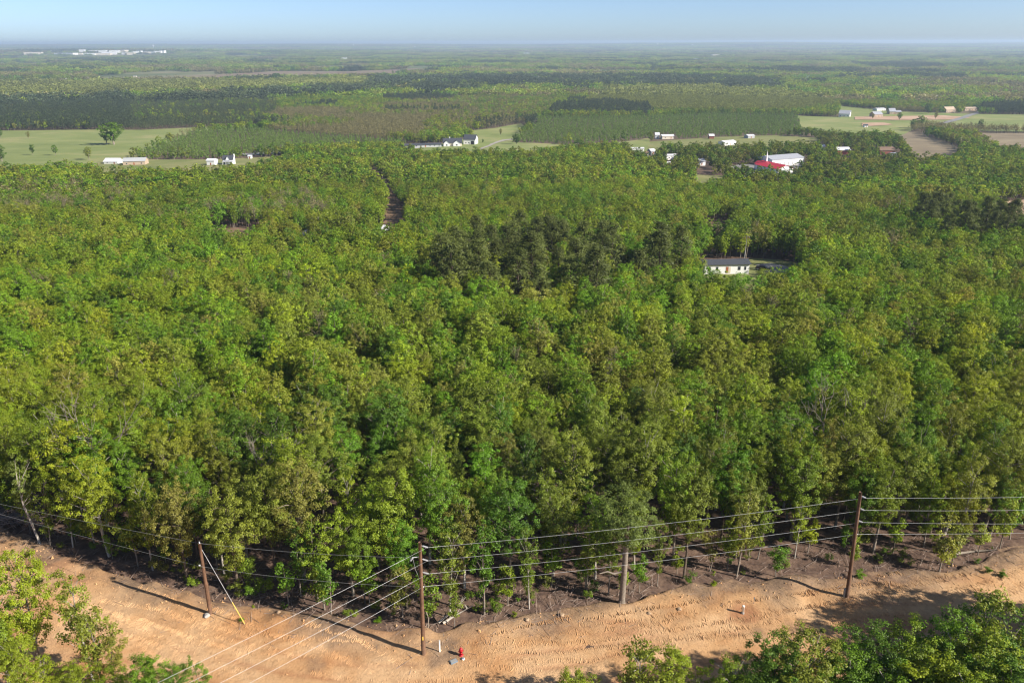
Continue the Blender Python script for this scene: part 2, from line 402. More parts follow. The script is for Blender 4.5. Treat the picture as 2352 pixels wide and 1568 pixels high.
for tpx in TRACKS:
    track(tpx, .62, .16, tv, tf)
def along(x0, x1, d0, d1):
    out = []
    for k in range(9):
        xx = x0 + (x1 - x0) * k / 8; yy = float(yE(xx)) - (d0 + (d1 - d0) * k / 8); q = proj(xx, yy, 0); out.append((float(q[0]), float(q[1])))
    return out
gk = random.Random(4)
for k in range(34):
    x0 = gk.uniform(-50, 44); L_ = gk.uniform(5, 18); d0 = gk.uniform(3.2, 15); d1 = d0 + gk.uniform(-2.5, 2.5)
    if float(yE(x0)) - d0 < 36: continue
    for o_ in (0, 1.9): track(along(x0, x0 + L_, d0 + o_, d1 + o_), .55, .17, tv, tf, gk.uniform(.025, .05))
me = mesh_from('tread_marks', tv, tf, [M_CLOD]); me.materials.clear(); me.materials.append(M_DIRT)
tag(link('tread_marks', me), 'ridged bulldozer tread marks pressed in the dirt', 'tread marks', None, 'stuff')

# ------------------------------------------------------------------ fields, roads and lots draped over the far terrain
def drape(name, px, m, off, step, label, world=False):
    P = [hit(a, b) if not world else Vector((a, b, 0)) for a, b in px]
    pts = []
    for a, b in zip(P, P[1:] + P[:1]):
        n = max(1, int((Vector((b.x - a.x, b.y - a.y))).length / step))
        for k in range(n):
            q = a.lerp(b, k / n); jx = fbm(q.x / (3 * step) + .5, q.y / (3 * step), 81, 2) * step * .5 * (not world); pts.append(Vector((q.x + jx, q.y + jx)))
    nb = len(pts); edges = [(i, (i + 1) % nb) for i in range(nb)]
    xs = [p.x for p in pts]; ys = [p.y for p in pts]
    GX, GY = np.meshgrid(np.arange(min(xs), max(xs), step), np.arange(min(ys), max(ys), step))
    ok = inpoly(GX.ravel(), GY.ravel(), [(p.x, p.y) for p in pts])
    allp = pts + [Vector((a, b)) for a, b in zip(GX.ravel()[ok], GY.ravel()[ok])]
    vs, _, fs, *_ = delaunay_2d_cdt(allp, edges, [], 1, 1e-3)
    z = terrain(np.array([v.x for v in vs]), np.array([v.y for v in vs])) + off
    me = mesh_from(name, [(v.x, v.y, zz) for v, zz in zip(vs, z)], [tuple(f) for f in fs], [m], None, True)
    if me.polygons and me.polygons[0].normal.z < 0: me.flip_normals()
    o = link(name, me); tag(o, label, None, None, 'structure'); return o
FIELDS = []   # pixel polygons free of trees
def field(name, px, m, off, step, label): FIELDS.append(px); return drape(name, px, m, off, step, label)
field('pasture', [(-160, 302), (120, 299), (330, 299), (480, 292), (580, 288), (604, 296), (450, 304), (385, 332), (300, 366), (250, 398), (-160, 412)], M_PASTURE, .35, 14, 'pale green pasture with scattered lone trees')
field('lawn', [(225, 372), (300, 368), (480, 368), (650, 360), (660, 378), (560, 410), (230, 418)], M_LAWN, .6, 8, 'mown lawn around the small white farm houses')
field('lawn', [(935, 346), (1010, 332), (1085, 316), (1060, 303), (1130, 296), (1200, 284), (1215, 300), (1175, 328), (1300, 333), (1440, 326), (1490, 318), (1490, 346), (1330, 350), (1230, 366), (960, 366)], M_PASTURE, .5, 10, 'grassy grounds around the dark roofed farmhouse')
field('pasture', [(1925, 243), (2060, 257), (2200, 262), (2420, 266), (2420, 304), (2200, 300), (2120, 290), (2085, 304), (2060, 318), (1965, 322), (1880, 314), (1838, 300), (1830, 266), (1930, 270)], M_PASTURE, .5, 18, 'wide green pasture beside the straight grey road')
field('stubble_field', [(2045, 306), (2110, 303), (2150, 320), (2215, 345), (2180, 380), (2105, 376), (2068, 340)], M_BROWN, .45, 12, 'brown stubble field behind the hedge of trees')
field('stubble_field', [(2225, 306), (2420, 308), (2420, 366), (2300, 356)], M_BROWN, .55, 14, 'brown stubble field at the picture edge')
field('marsh', [(-160, 193), (-160, 184), (200, 182), (380, 178), (540, 170), (640, 164), (800, 165), (960, 158), (1010, 163), (830, 178), (640, 183), (420, 187), (150, 190)], M_WET, 1.2, 60, 'brown dry marsh strip beyond the woods')
field('lawn', [(1590, 402), (1665, 405), (1670, 425), (1640, 452), (1590, 450)], M_LAWN, .4, 5, 'small grass clearing below the church')
field('parking_lot', [(1660, 388), (1700, 379), (1760, 380), (1850, 380), (1852, 392), (1826, 412), (1730, 414), (1675, 402)], M_ASPH, .5, 6, 'grey gravel parking lot beside the red roofed church')
field('yard', [(1590, 600), (1730, 594), (1790, 598), (1835, 606), (1838, 640), (1800, 680), (1700, 702), (1610, 685), (1592, 650)], M_LAWN, .18, 3, 'grassy yard around the white mobile home')
field('bare_clearing', [(480, 527), (606, 521), (612, 552), (596, 585), (492, 588)], M_SOIL, .25, 4, 'reddish bare clearing among pale trees')
field('dirt_track', [(842, 392), (858, 392), (905, 452), (938, 492), (940, 545), (900, 575), (872, 545), (884, 500), (882, 465)], M_SOIL, .25, 4, 'brown dirt track cut between tall trees')
field('bare_clearing', [(2268, 468), (2420, 452), (2420, 530), (2290, 545)], M_SAND, .3, 5, 'pale bare lot beside the dark pines')
field('bare_clearing', [(1600, 512), (1690, 505), (1700, 540), (1660, 562), (1600, 556)], M_SOIL, .25, 4, 'small red soil gap between trees')
field('bare_clearing', [(2128, 470), (2165, 468), (2168, 515), (2130, 518)], M_SOIL, .3, 4, 'narrow sandy gap among dark trees')
field('field_strip', [(1640, 316), (1780, 312), (1880, 318), (1880, 345), (1700, 350), (1560, 352), (1440, 352), (1440, 330), (1560, 322)], M_LAWN, .45, 10, 'lawns between the houses along the lane')
drape('bare_patch', [(1960, 270), (2060, 268), (2170, 266), (2230, 272), (2180, 276), (2050, 277), (1965, 276)], M_SAND, .9, 12, 'long bare soil strip across the green pasture')
drape('bare_patch', [(1978, 284), (2030, 283), (2050, 288), (2000, 291), (1980, 290)], M_SAND, .9, 8, 'oval bare soil patch in the pasture')
drape('county_road', [(2138, 289), (2152, 290), (2205, 277), (2262, 258), (2272, 253), (2256, 252), (2245, 258), (2195, 274)], M_ASPH, 1.1, 12, 'straight grey country road between the pastures')
drape('driveway', [(1102, 344), (1110, 344), (1135, 333), (1160, 325), (1190, 321), (1190, 319), (1152, 323), (1126, 333)], M_GRAVEL, .9, 6, 'curving gravel drive beside the white barn')
drape('driveway', [(1735, 610), (1770, 606), (1806, 613), (1812, 622), (1795, 630), (1762, 627), (1740, 619), (1760, 614)], M_GRAVEL, .32, 2.5, 'pale gravel drive beside the white mobile home')
for tpx in ([(560, 355), (650, 349), (800, 345), (940, 340), (945, 343), (800, 349), (655, 353), (566, 359)],):
    field('county_road', tpx, M_ASPH, .9, 10, 'thin grey lane in front of the young trees')

# ------------------------------------------------------------------ tree meshes
def rand_unit(n, g):
    v = g.normal(size=(n, 3)); return v / np.linalg.norm(v, axis=1)[:, None]
def leaf_quads(cen, nor, L, W, g):
    n = len(cen)
    t = np.cross(nor, rand_unit(n, g)); t /= np.linalg.norm(t, axis=1)[:, None] + 1e-9
    b = np.cross(nor, t)
    l = L * g.uniform(.65, 1.3, (n, 1)); w_ = W * g.uniform(.65, 1.3, (n, 1))
    V = np.stack([cen - t * l * .5, cen + b * w_ * .5 + t * l * .08, cen + t * l * .5 - nor * l * .12, cen - b * w_ * .5 + t * l * .08], 1).reshape(-1, 3)
    return V, np.arange(4 * n).reshape(n, 4)
def puffs_oak(g, H, Rc, base, n):
    """cluster centres filling an uneven crown"""
    lob = g.uniform(0, 6.28, 4); amp = g.uniform(.08, .25, 4)
    out = []
    cz = base + (H - base) * .52
    while len(out) < n:
        d = rand_unit(1, g)[0]; r = g.uniform(0, 1) ** .38
        az = math.atan2(d[1], d[0]); k = 1 + sum(amp[i] * math.sin((i + 1) * az + lob[i] + 2.5 * d[2]) for i in range(4))
        hz = (H - cz) if d[2] > 0 else (cz - base)
        p = np.array([d[0] * Rc * r * k, d[1] * Rc * r * k, cz + d[2] * hz * r])
        if d[2] < 0: p[:2] *= (1 + .45 * d[2])
        out.append(p)
    return np.array(out)
def branches(mb, g, H, Rc, base, P, rt, nl, lean=0.0, top=.82, sides=6):
    x0 = lean
    pts = [(0, 0, -.3), (x0 * .1 + g.normal(0, .06), g.normal(0, .06), H * .22), (x0 * .4 + g.normal(0, .14), g.normal(0, .14), H * .5), (x0 + g.normal(0, .2), g.normal(0, .2), H * top)]
    mb.tube(pts, [rt * 1.25, rt, rt * .72, rt * .22], sides)
    idx = g.permutation(len(P))[:nl]
    for i in idx:
        q = P[i]; zz = min(max(base * .8, q[2] - g.uniform(.8, 2.6) * H / 12), H * top * .97)
        f = zz / (H * top); s = Vector(pts[2]).lerp(Vector(pts[3]), max(0, (zz - H * .5) / (H * (top - .5)))) if zz > H * .5 else Vector(pts[1]).lerp(Vector(pts[2]), max(0, (zz - H * .22) / (H * .28)))
        s.z = zz; e = Vector(q); mid = s.lerp(e, .55) + Vector((0, 0, g.uniform(-.1, .35)))
        mb.tube([s, mid, e], [rt * .34 * (1 - .5 * f), rt * .2, .02], 4, False)
def tree_mesh(name, seed, H, Rc, base, npf, nl, L, W, pr, limbs, rt, style='oak', bark=None, single=True, sides=6):
    g = np.random.default_rng(seed)
    if style == 'oak':
        P = puffs_oak(g, H, Rc, base, npf)
    elif style == 'pine':
        u = g.uniform(0, 1, npf) ** .8; z = base + (H - base) * u
        prof = np.sin(np.clip((1 - u) * 1.25 + .12, 0, 1.57)) ** .8 * (1 - .15 * g.uniform(0, 1, npf))
        rr = Rc * prof * g.uniform(.25, 1, npf) ** .5; az = g.uniform(0, 6.28, npf)
        P = np.stack([rr * np.cos(az), rr * np.sin(az), z], 1)
    elif style == 'spire':
        u = g.uniform(0, 1, npf) ** .9; z = base + (H - base) * u
        rr = Rc * (1 - u) ** .7 * g.uniform(.2, 1, npf) ** .5; az = g.uniform(0, 6.28, npf)
        P = np.stack([rr * np.cos(az), rr * np.sin(az), z], 1)
    npf = len(P)
    prr = pr * g.uniform(.6, 1.35, npf)
    k = np.repeat(np.arange(npf), nl); n = len(k)
    dv = rand_unit(n, g); rr = g.uniform(0, 1, (n, 1)) ** .45
    off = dv * rr * prr[k][:, None] * np.array([1.15, 1.15, .8])
    cen = P[k] + off
    axis = P - np.array([0, 0, base + (H - base) * .4]); axis /= np.linalg.norm(axis, axis=1)[:, None] + 1e-6
    nor = dv * .55 + axis[k] * .5 + np.array([0, 0, .45]) + g.normal(0, .42, (n, 3))
    nor /= np.linalg.norm(nor, axis=1)[:, None]
    LV, LF = leaf_quads(cen, nor, L, W, g)
    lv = np.clip(.5 + .22 * g.normal(size=npf)[k] + .17 * g.normal(size=n), 0, 1)
    mb = MB(); branches(mb, g, H, Rc, base, P, rt, limbs, 0, .86 if style != 'oak' else .8, sides)
    lm = M_NEEDLE if style == 'pine' else M_LEAF
    def leafmesh(nm, V, Fc, extra=None):
        me = bpy.data.meshes.new(nm)
        return me
    if not single:
        me = np_mesh('crown', LV, LF, [lm])
        a = me.attributes.new('lv', 'FLOAT', 'FACE'); a.data.foreach_set('value', lv.astype(np.float32))
        return me, mb.mesh('trunk', bark or M_BARK, True)
    bv = np.array(mb.v); bf = [f for f in mb.f if len(f) == 4]; bf = np.array(bf)
    V = np.concatenate([LV, bv]); Fq = np.concatenate([LF, bf + len(LV)])
    me = np_mesh(name, V, Fq, [lm, bark or M_BARK], np.concatenate([np.zeros(len(LF)), np.ones(len(bf))]))
    a = me.attributes.new('lv', 'FLOAT', 'FACE'); a.data.foreach_set('value', np.concatenate([lv, np.full(len(bf), .5)]).astype(np.float32))
    return me

# near (own objects): twelve crowns of different build
NEAR = []
for i in range(12):
    g = np.random.default_rng(100 + i)
    H = 12.0; Rc = g.uniform(2.2, 3.2); base = g.uniform(1.8, 4.0)
    NEAR.append(tree_mesh('n', 200 + i, H, Rc, base, int(160 + 60 * (Rc - 2.2)), 74, .155, .11, .40, 26, g.uniform(.13, .19), single=False,
                          bark=(M_BARK, M_BARKD, M_BARK, M_PALE)[i % 4]))
SPARSE = [tree_mesh('n', 260 + i, 9.0, 1.6, 1.7, 60, 48, .18, .12, .38, 24, .085, single=False, bark=(M_PALE, M_BARK, M_BARK)[i]) for i in range(3)]
SAPL = [tree_mesh('n', 280 + i, 5.0, .9, .9, 17, 70, .18, .12, .38, 8, .05, single=False) for i in range(3)]
PINEN = [tree_mesh('n', 300 + i, 16.0, 3.5, 4.0, 100, 46, .42, .16, .75, 26, .2, 'pine', M_BARKD, single=False) for i in range(4)]
FIELDT = [tree_mesh('n', 340 + i, 12.0, 4.4, 2.2, 85, 30, .6, .42, .9, 14, .3, single=False) for i in range(4)]
# forest prototypes by distance
def protos(tagname, items):
    c = bpy.data.collections.new(tagname)
    for i, me in enumerate(items):
        o = bpy.data.objects.new('%s_%02d' % (tagname, i), me); c.objects.link(o)
    return c
L0 = [tree_mesh('l0', 380 + i, 12.0, 2.2 + .25 * (i % 4), 1.8, 165, 36, .24, .165, .44, 14, .15, sides=5) for i in range(8)]
L0 += [tree_mesh('l0b', 392 + i, 12.0, 2.5, 3.0, 60, 16, .25, .17, .55, 44, .15, sides=4) for i in range(2)]
LU = [tree_mesh('lu', 396 + i, 3.0, 1.0, .3, 16, 60, .17, .12, .38, 6, .03, sides=4) for i in range(4)]
L1 = [tree_mesh('l1', 400 + i, 12.0, 2.4 + .27 * (i % 4), 2.0, 120, 23, .37, .26, .54, 8, .16, sides=4) for i in range(8)]
L1 += [tree_mesh('l1p', 440 + i, 15.0, 2.6, 5, 60, 26, .6, .26, .8, 6, .2, 'pine', M_BARKD, sides=4) for i in range(3)]
L1 += [tree_mesh('l1b', 450 + i, 12.0, 2.6, 3.2, 46, 9, .40, .28, .7, 34, .15, sides=4) for i in range(2)]      # half leafed, bare limbs show
L1 += [tree_mesh('l1s', 460 + i, 11.0, 1.7, 1.2, 44, 26, .46, .3, .6, 4, .12, 'spire', sides=4) for i in range(2)]
L2 = [tree_mesh('l2', 500 + i, 12.0, 2.7 + .3 * (i % 3), 2.0, 34, 11, .95, .75, .85, 0, .2, sides=4) for i in range(6)]
L2 += [tree_mesh('l2p', 540 + i, 15.0, 2.5, 3.5, 30, 9, 1.0, .6, .8, 0, .2, 'pine', M_BARKD, sides=4) for i in range(3)]
L2 += [tree_mesh('l2b', 550 + i, 12.0, 2.8, 3.0, 26, 6, .8, .6, .8, 6, .16, sides=4) for i in range(2)]
L2 += [tree_mesh('l2s', 560 + i, 11.0, 1.8, .8, 26, 9, .9, .6, .6, 0, .12, 'spire', sides=4) for i in range(2)]
def clump(seed, size, ntree, H, Rc, npf, nl, L, style):
    g = np.random.default_rng(seed); VV = []; FF = []; LV = []; b = 0
    for k in range(ntree):
        x, y = g.uniform(-size / 2, size / 2, 2); h = H * g.uniform(.72, 1.2); rc = Rc * g.uniform(.75, 1.3)
        if style == 'oak': P = puffs_oak(g, h, rc, h * .2, npf)
        else:
            u = g.uniform(0, 1, npf); az = g.uniform(0, 6.28, npf); rr = rc * (1.05 - u) * g.uniform(.3, 1, npf)
            P = np.stack([rr * np.cos(az), rr * np.sin(az), h * (.2 + .8 * u)], 1)
        kk = np.repeat(np.arange(npf), nl); cen = P[kk] + g.normal(0, L * .45, (len(kk), 3)) + np.array([x, y, 0])
        nor = (P[kk] - np.array([0, 0, h * .5])) / h * 1.2 + np.array([0, 0, .45]) + g.normal(0, .4, (len(kk), 3)); nor /= np.linalg.norm(nor, axis=1)[:, None]
        v, f = leaf_quads(cen, nor, L, L * .85, g); VV.append(v); FF.append(f + b); b += len(v)
        LV.append(np.clip(.5 + .2 * g.normal() + .15 * g.normal(size=len(f)), 0, 1))
    me = np_mesh('clump', np.concatenate(VV), np.concatenate(FF), [M_LEAF if style == 'oak' else M_NEEDLE])
    a = me.attributes.new('lv', 'FLOAT', 'FACE'); a.data.foreach_set('value', np.concatenate(LV).astype(np.float32)); return me
L3 = [clump(600 + i, 34, 18, 13, 4.6, 8, 3, 3.0, 'oak') for i in range(5)] + [clump(620 + i, 34, 22, 16, 3.6, 8, 3, 2.8, 'pine') for i in range(3)]
L4 = [clump(640 + i, 80, 34, 17, 8, 5, 2, 7.5, 'oak') for i in range(4)]
C0, CU = protos('thicket', L0), protos('brush', LU)
C1, C2, C3, C4 = protos('grove', L1), protos('stand', L2), protos('copse', L3), protos('wold', L4)

def forest_nodes(name, coll):
    ng = bpy.data.node_groups.new(name, 'GeometryNodeTree')
    ng.interface.new_socket('Geometry', in_out='INPUT', socket_type='NodeSocketGeometry'); ng.interface.new_socket('Geometry', in_out='OUTPUT', socket_type='NodeSocketGeometry')
    gi = ng.nodes.new('NodeGroupInput'); go = ng.nodes.new('NodeGroupOutput')
    ci = ng.nodes.new('GeometryNodeCollectionInfo'); ci.inputs['Collection'].default_value = coll
    ci.inputs['Separate Children'].default_value = True; ci.inputs['Reset Children'].default_value = True
    ip = ng.nodes.new('GeometryNodeInstanceOnPoints'); ip.inputs['Pick Instance'].default_value = True
    def na(n, t):
        a = ng.nodes.new('GeometryNodeInputNamedAttribute'); a.data_type = t; a.inputs['Name'].default_value = n; return a.outputs['Attribute']
    er = ng.nodes.new('FunctionNodeEulerToRotation')
    ng.links.new(gi.outputs[0], ip.inputs['Points']); ng.links.new(ci.outputs[0], ip.inputs['Instance'])
    ng.links.new(na('idx', 'INT'), ip.inputs['Instance Index']); ng.links.new(na('rot', 'FLOAT_VECTOR'), er.inputs[0]); ng.links.new(er.outputs[0], ip.inputs['Rotation'])
    ng.links.new(na('scl', 'FLOAT_VECTOR'), ip.inputs['Scale']); ng.links.new(ip.outputs[0], go.inputs[0])
    return ng
def forest(name, P, idx, rot, scl, tint, coll, label):
    me = bpy.data.meshes.new(name); n = len(P)
    me.vertices.add(n); me.vertices.foreach_set('co', P.astype(np.float32).ravel())
    a = me.attributes.new('idx', 'INT', 'POINT'); a.data.foreach_set('value', idx.astype(np.int32))
    for nm, v in (('rot', rot), ('scl', scl)):
        a = me.attributes.new(nm, 'FLOAT_VECTOR', 'POINT'); a.data.foreach_set('vector', v.astype(np.float32).ravel())
    a = me.attributes.new('tint', 'FLOAT_COLOR', 'POINT'); a.data.foreach_set('color', np.concatenate([tint, np.ones((n, 1))], 1).astype(np.float32).ravel())
    o = link(name, me); md = o.modifiers.new('scatter', 'NODES'); md.node_group = forest_nodes(name, coll)
    tag(o, label, 'forest', None, 'stuff'); return o

# ------------------------------------------------------------------ leaf colours (albedo)
PAL = np.array([[.148, .184, .013], [.122, .172, .011], [.092, .162, .010], [.068, .122, .011], [.138, .160, .018], [.160, .158, .028], [.174, .212, .012]])
PALN = ['yellow green', 'fresh green', 'bright green', 'deep green', 'olive green', 'bronze tinged', 'pale lime']
PINEC = np.array([.054, .074, .034])
def tints(x, y, g):
    n = len(x)
    f = fbm(x / 26, y / 26, 90, 3) + .55 * g.normal(0, .35, n)
    t = np.full(n, 0)
    t[f > -.22] = 1; t[f > .02] = 0; t[f > .16] = 4
    u = g.uniform(0, 1, n)
    t[u < .17] = 2; t[(u > .17) & (u < .25)] = 3; t[(u > .25) & (u < .295)] = 5; t[(u > .295) & (u < .35)] = 6
    t[(f < -.35) & (u > .5)] = 2
    st = fbm(x / 75, y / 75, 120, 3)[:, None]; hu = fbm(x / 48, y / 48, 130, 3)[:, None]
    c = PAL[t] * 1.07 * g.uniform(.76, 1.2, (n, 1)) * g.uniform(.95, 1.05, (n, 3)) * (1 + .26 * st) * (1 + hu * np.array([.18, .04, 0]))
    return t, c

# ------------------------------------------------------------------ where each sort of wood stands (base positions, photo pixels)
PINES_NEAR = [(1000, 665), (1060, 628), (1200, 598), (1340, 612), (1480, 628), (1580, 640), (1570, 680), (1430, 722), (1300, 768), (1160, 775), (1030, 738)]
PINES_RIGHT = [(2085, 545), (2160, 520), (2260, 530), (2420, 545), (2420, 600), (2270, 598), (2150, 585)]
P_DARK = [[(-160, 240), (120, 235), (300, 228), (310, 298), (160, 301), (-160, 303)], [(848, 204), (848, 183), (1300, 179), (1600, 181), (1780, 190), (1780, 204)],
          [(1255, 268), (1280, 247), (1400, 240), (1490, 250), (1500, 270)], [(2255, 250), (2420, 240), (2420, 266), (2290, 264)], [(480, 222), (620, 215), (840, 212), (840, 224), (600, 232)],
          [(1960, 152), (2060, 148), (2160, 152), (2160, 160), (2020, 162)], [(1780, 160), (1990, 166), (1990, 175), (1780, 172)]]
P_OLIVE = [[(265, 298), (265, 240), (420, 226), (630, 222), (640, 260), (590, 292), (480, 292), (330, 299)], [(600, 214), (860, 205), (1090, 205), (1090, 212), (860, 217)]]
P_YOUNG = [[(300, 367), (385, 334), (450, 306), (600, 300), (700, 312), (950, 330), (940, 340), (660, 352), (480, 367)], [(1150, 332), (1225, 302), (1240, 274), (1500, 271), (1640, 265), (1850, 268), (1880, 296), (1850, 312), (1600, 320), (1480, 323), (1300, 333)]]
P_BARE = [[(640, 258), (840, 250), (1000, 226), (1270, 222), (1280, 262), (1200, 292), (1080, 300), (950, 330), (840, 310), (640, 296)], [(-160, 176), (420, 172), (640, 163), (640, 168), (380, 178), (-160, 184)],
          [(2060, 235), (2352, 215), (2352, 232), (2060, 250)], [(2180, 345), (2240, 306), (2300, 320), (2300, 350)], [(0, 430), (300, 440), (330, 500), (0, 520)], [(470, 500), (720, 478), (760, 520), (480, 528)], [(880, 262), (1180, 300), (1180, 255)]]
P_YELLOW = [[(1330, 250), (1380, 207), (1640, 204), (1900, 232), (1930, 246), (1830, 262), (1520, 262)], [(-160, 235), (-160, 196), (420, 190), (850, 186), (850, 203), (440, 214), (260, 228)]]
P_HOOD = [(1430, 318), (1900, 312), (2060, 330), (2200, 368), (2130, 400), (1880, 470), (1600, 430), (1500, 395), (1440, 380)]

# buildings: front wall base pixels left and right, depth, wall height, roof rise, materials, roof kind
BUILD = [
 ('mobile_home', (1617.5, 631), (1719.5, 630), 5.8, 2.9, .8, M_WHITE, M_DKROOF, 'long white mobile home with dark roof in the forest yard', 'mobile home', 'mobile'),
 ('church', (1733, 391), (1786, 400.4), 14, 3.4, 2.5, M_WHITE, M_REDROOF, 'white church with bright red metal roof and thin steeple', 'church', 'church'),
 ('metal_building', (1772.6, 383.5), (1845.6, 379.5), 18, 5.0, 2.2, M_WHITE, M_GRROOF, 'big white metal hall with grey roof behind the red church', 'hall', 'hall'),
 ('barn', (1064.7, 332.8), (1091.6, 333.2), 14, 5.0, 4.2, M_WHITE, M_DKROOF, 'white barn with dark roof at the end of the curving drive', 'barn', 'barn'),
 ('farmhouse', (1018, 337), (1061, 336.6), 15, 3.2, 4.0, M_CREAM, M_DKROOF, 'dark roofed farmhouse joined beside the white barn', 'house', 'wings'),
 ('long_shed', (930, 341), (1014, 339), 9, 2.2, 1.2, M_GREYW, M_DKROOF, 'long low dark shed left of the farmhouse', 'shed', ''),
 ('house', (239, 378), (271, 378), 10, 2.0, 2.2, M_WHITE, M_TINROOF, 'low white roofed house leftmost on the lawn', 'house', ''),
 ('house', (283, 381), (334, 380), 12, 3.2, 2.0, M_TAN, M_GREYW, 'wide tan house with pale grey roof on the lawn', 'house', ''),
 ('shed', (475.5, 381), (493.4, 381), 7, 3.8, 1.2, M_WHITE, M_TINROOF, 'small white shed left of the farmhouse with front gable', 'shed', ''),
 ('farmhouse', (513, 380), (536, 379.5), 9, 4.2, 2.8, M_WHITE, M_DKROOF, 'white farmhouse with dark roof and white front gable', 'house', 'gablefront'),
 ('shed', (570, 366), (577, 366), 4, 2.2, .8, M_WHITE, M_TINROOF, 'tiny white shed right of the gabled farmhouse', 'shed', ''),
 ('mobile_home', (1450, 350), (1479, 349.5), 6, 3.0, .7, M_WHITE, M_TINROOF, 'white trailer home leftmost of the lane houses', 'mobile home', ''),
 ('shed', (1481.5, 361), (1489, 361), 4, 3, 1, M_WHITE, M_BRROOF, 'small white shed below the leftmost trailer', 'shed', ''),
 ('shed', (1495, 355.5), (1505, 355), 6, 3, 1.5, M_GREYW, M_TINROOF, 'grey shed beside a dark tree near the leftmost trailer', 'shed', ''),
 ('house', (1505, 319), (1514, 319), 7, 4, 2, M_WHITE, M_TINROOF, 'tall narrow white house before the young plantation', 'house', ''),
 ('mobile_home', (1521, 320), (1548, 319.5), 8, 3, 1.2, M_CREAM, M_TINROOF, 'long cream house before the young plantation', 'house', ''),
 ('house', (1629, 320), (1640, 320), 8, 3.2, 1.6, M_BRICK, M_TINROOF, 'brick house with pale roof near the plantation end', 'house', ''),
 ('mobile_home', (1718, 319), (1733, 318.5), 8, 2.8, 1, M_GREYW, M_TINROOF, 'grey trailer under dark trees by the plantation', 'mobile home', ''),
 ('long_shed', (1664, 336), (1690, 334), 9, 3.4, 1.2, M_WHITE, M_TINROOF, 'long white roofed shed on the lane lawns', 'shed', ''),
 ('mobile_home', (1531, 367.5), (1554, 367), 6, 3.2, .9, M_WHITE, M_TINROOF, 'white trailer with dark windows amid trees above the forest', 'mobile home', ''),
 ('shed', (1531, 383.5), (1540, 383.5), 4, 2.4, 1, M_WHITE, M_TINROOF, 'little white shed below the dark windowed trailer', 'shed', ''),
 ('house', (1604, 381), (1620, 380.5), 8, 3.0, 1.5, M_WHITE, M_GRROOF, 'white house left of the church lot', 'house', ''),
 ('barn', (1926, 268.5), (1951, 269.5), 14, 4.5, 4.5, M_WHITE, M_GRROOF, 'grey roofed barn leftmost in the far pasture', 'barn', ''),
 ('barn', (2008, 270), (2027, 269.5), 12, 4.0, 3.5, M_TAN, M_GRROOF, 'weathered tan barn beside a green pasture tree', 'barn', ''),
 ('barn', (2043, 263), (2057, 263), 12, 4, 4.5, M_TAN, M_GRROOF, 'grey roofed barn in front of the far tree line', 'barn', ''),
 ('shed', (2058.5, 263), (2070, 263), 10, 3.4, 2.0, M_TAN, M_GRROOF, 'low shed right against the grey roofed far barn', 'shed', ''),
 ('long_shed', (2014, 255.5), (2034, 255), 10, 3.4, .8, M_WHITE, M_TINROOF, 'long bright white shed at the far pasture edge', 'shed', ''),
 ('house', (2173, 259), (2194, 258.5), 12, 4.2, 4, M_TAN, M_TAN, 'tan roofed house beside the dark round tree', 'house', ''),
 ('long_shed', (2216, 255), (2243, 254.5), 10, 3.4, 1.6, M_TAN, M_TAN, 'long tan shed near the far end of the road', 'shed', ''),
 ('shed', (1985.6, 293.5), (1993, 293.5), 4, 2.6, 1.2, M_WHITE, M_DKROOF, 'tiny dark roofed shed alone in the pasture', 'shed', ''),
 ('barn', (1923.5, 355.5), (1952, 355), 9, 3.6, 2.2, M_REDBARN, M_TINROOF, 'red barn with pale tin roof among dark trees', 'barn', ''),
 ('house', (2021, 355), (2054, 354.5), 12, 3.2, 2.4, M_BRICK, M_BRROOF, 'brown roofed brick house among dark trees', 'house', ''),
 ('trailer', (2047, 361), (2061, 360.5), 4, 2.6, .5, M_WHITE, M_TINROOF, 'white trailer in front of the brick house', 'trailer', ''),
 ('shed', (1887, 344.5), (1893.5, 344.5), 4, 3, 1.4, M_WHITE, M_TINROOF, 'tiny white shed left of the red barn', 'shed', ''),
 ('house', (700, 556), (712, 555), 5, 2.6, 1.2, M_WHITE, M_TINROOF, 'pale roof just showing inside the left forest', 'house', ''),
 ('house', (878, 541), (884.5, 541.5), 4, 2.6, 1.0, M_WHITE, M_TINROOF, 'white cabin at the lower end of the dirt track', 'cabin', '')]
NOTREE = []
for b_ in BUILD:
    (xl, yl), (xr, yr) = b_[1], b_[2]; yb = max(yl, yr); dep = 17 if yb < 420 else (95 if yb > 600 else 40)
    if b_[10] == 'church': dep = 13
    if yb < 290: dep = 10
    if b_[10] == 'mobile': NOTREE.append([(1600, 596), (1800, 592), (1840, 640), (1830, 705), (1600, 712)])
    top = min(yl, yr) - (9 if yb < 420 else 22) * (.35 if yb < 290 else 1)
    NOTREE.append([(xl - 5, top), (xr + 5, top), (xr + 6, yb + dep), (xl - 6, yb + dep)])

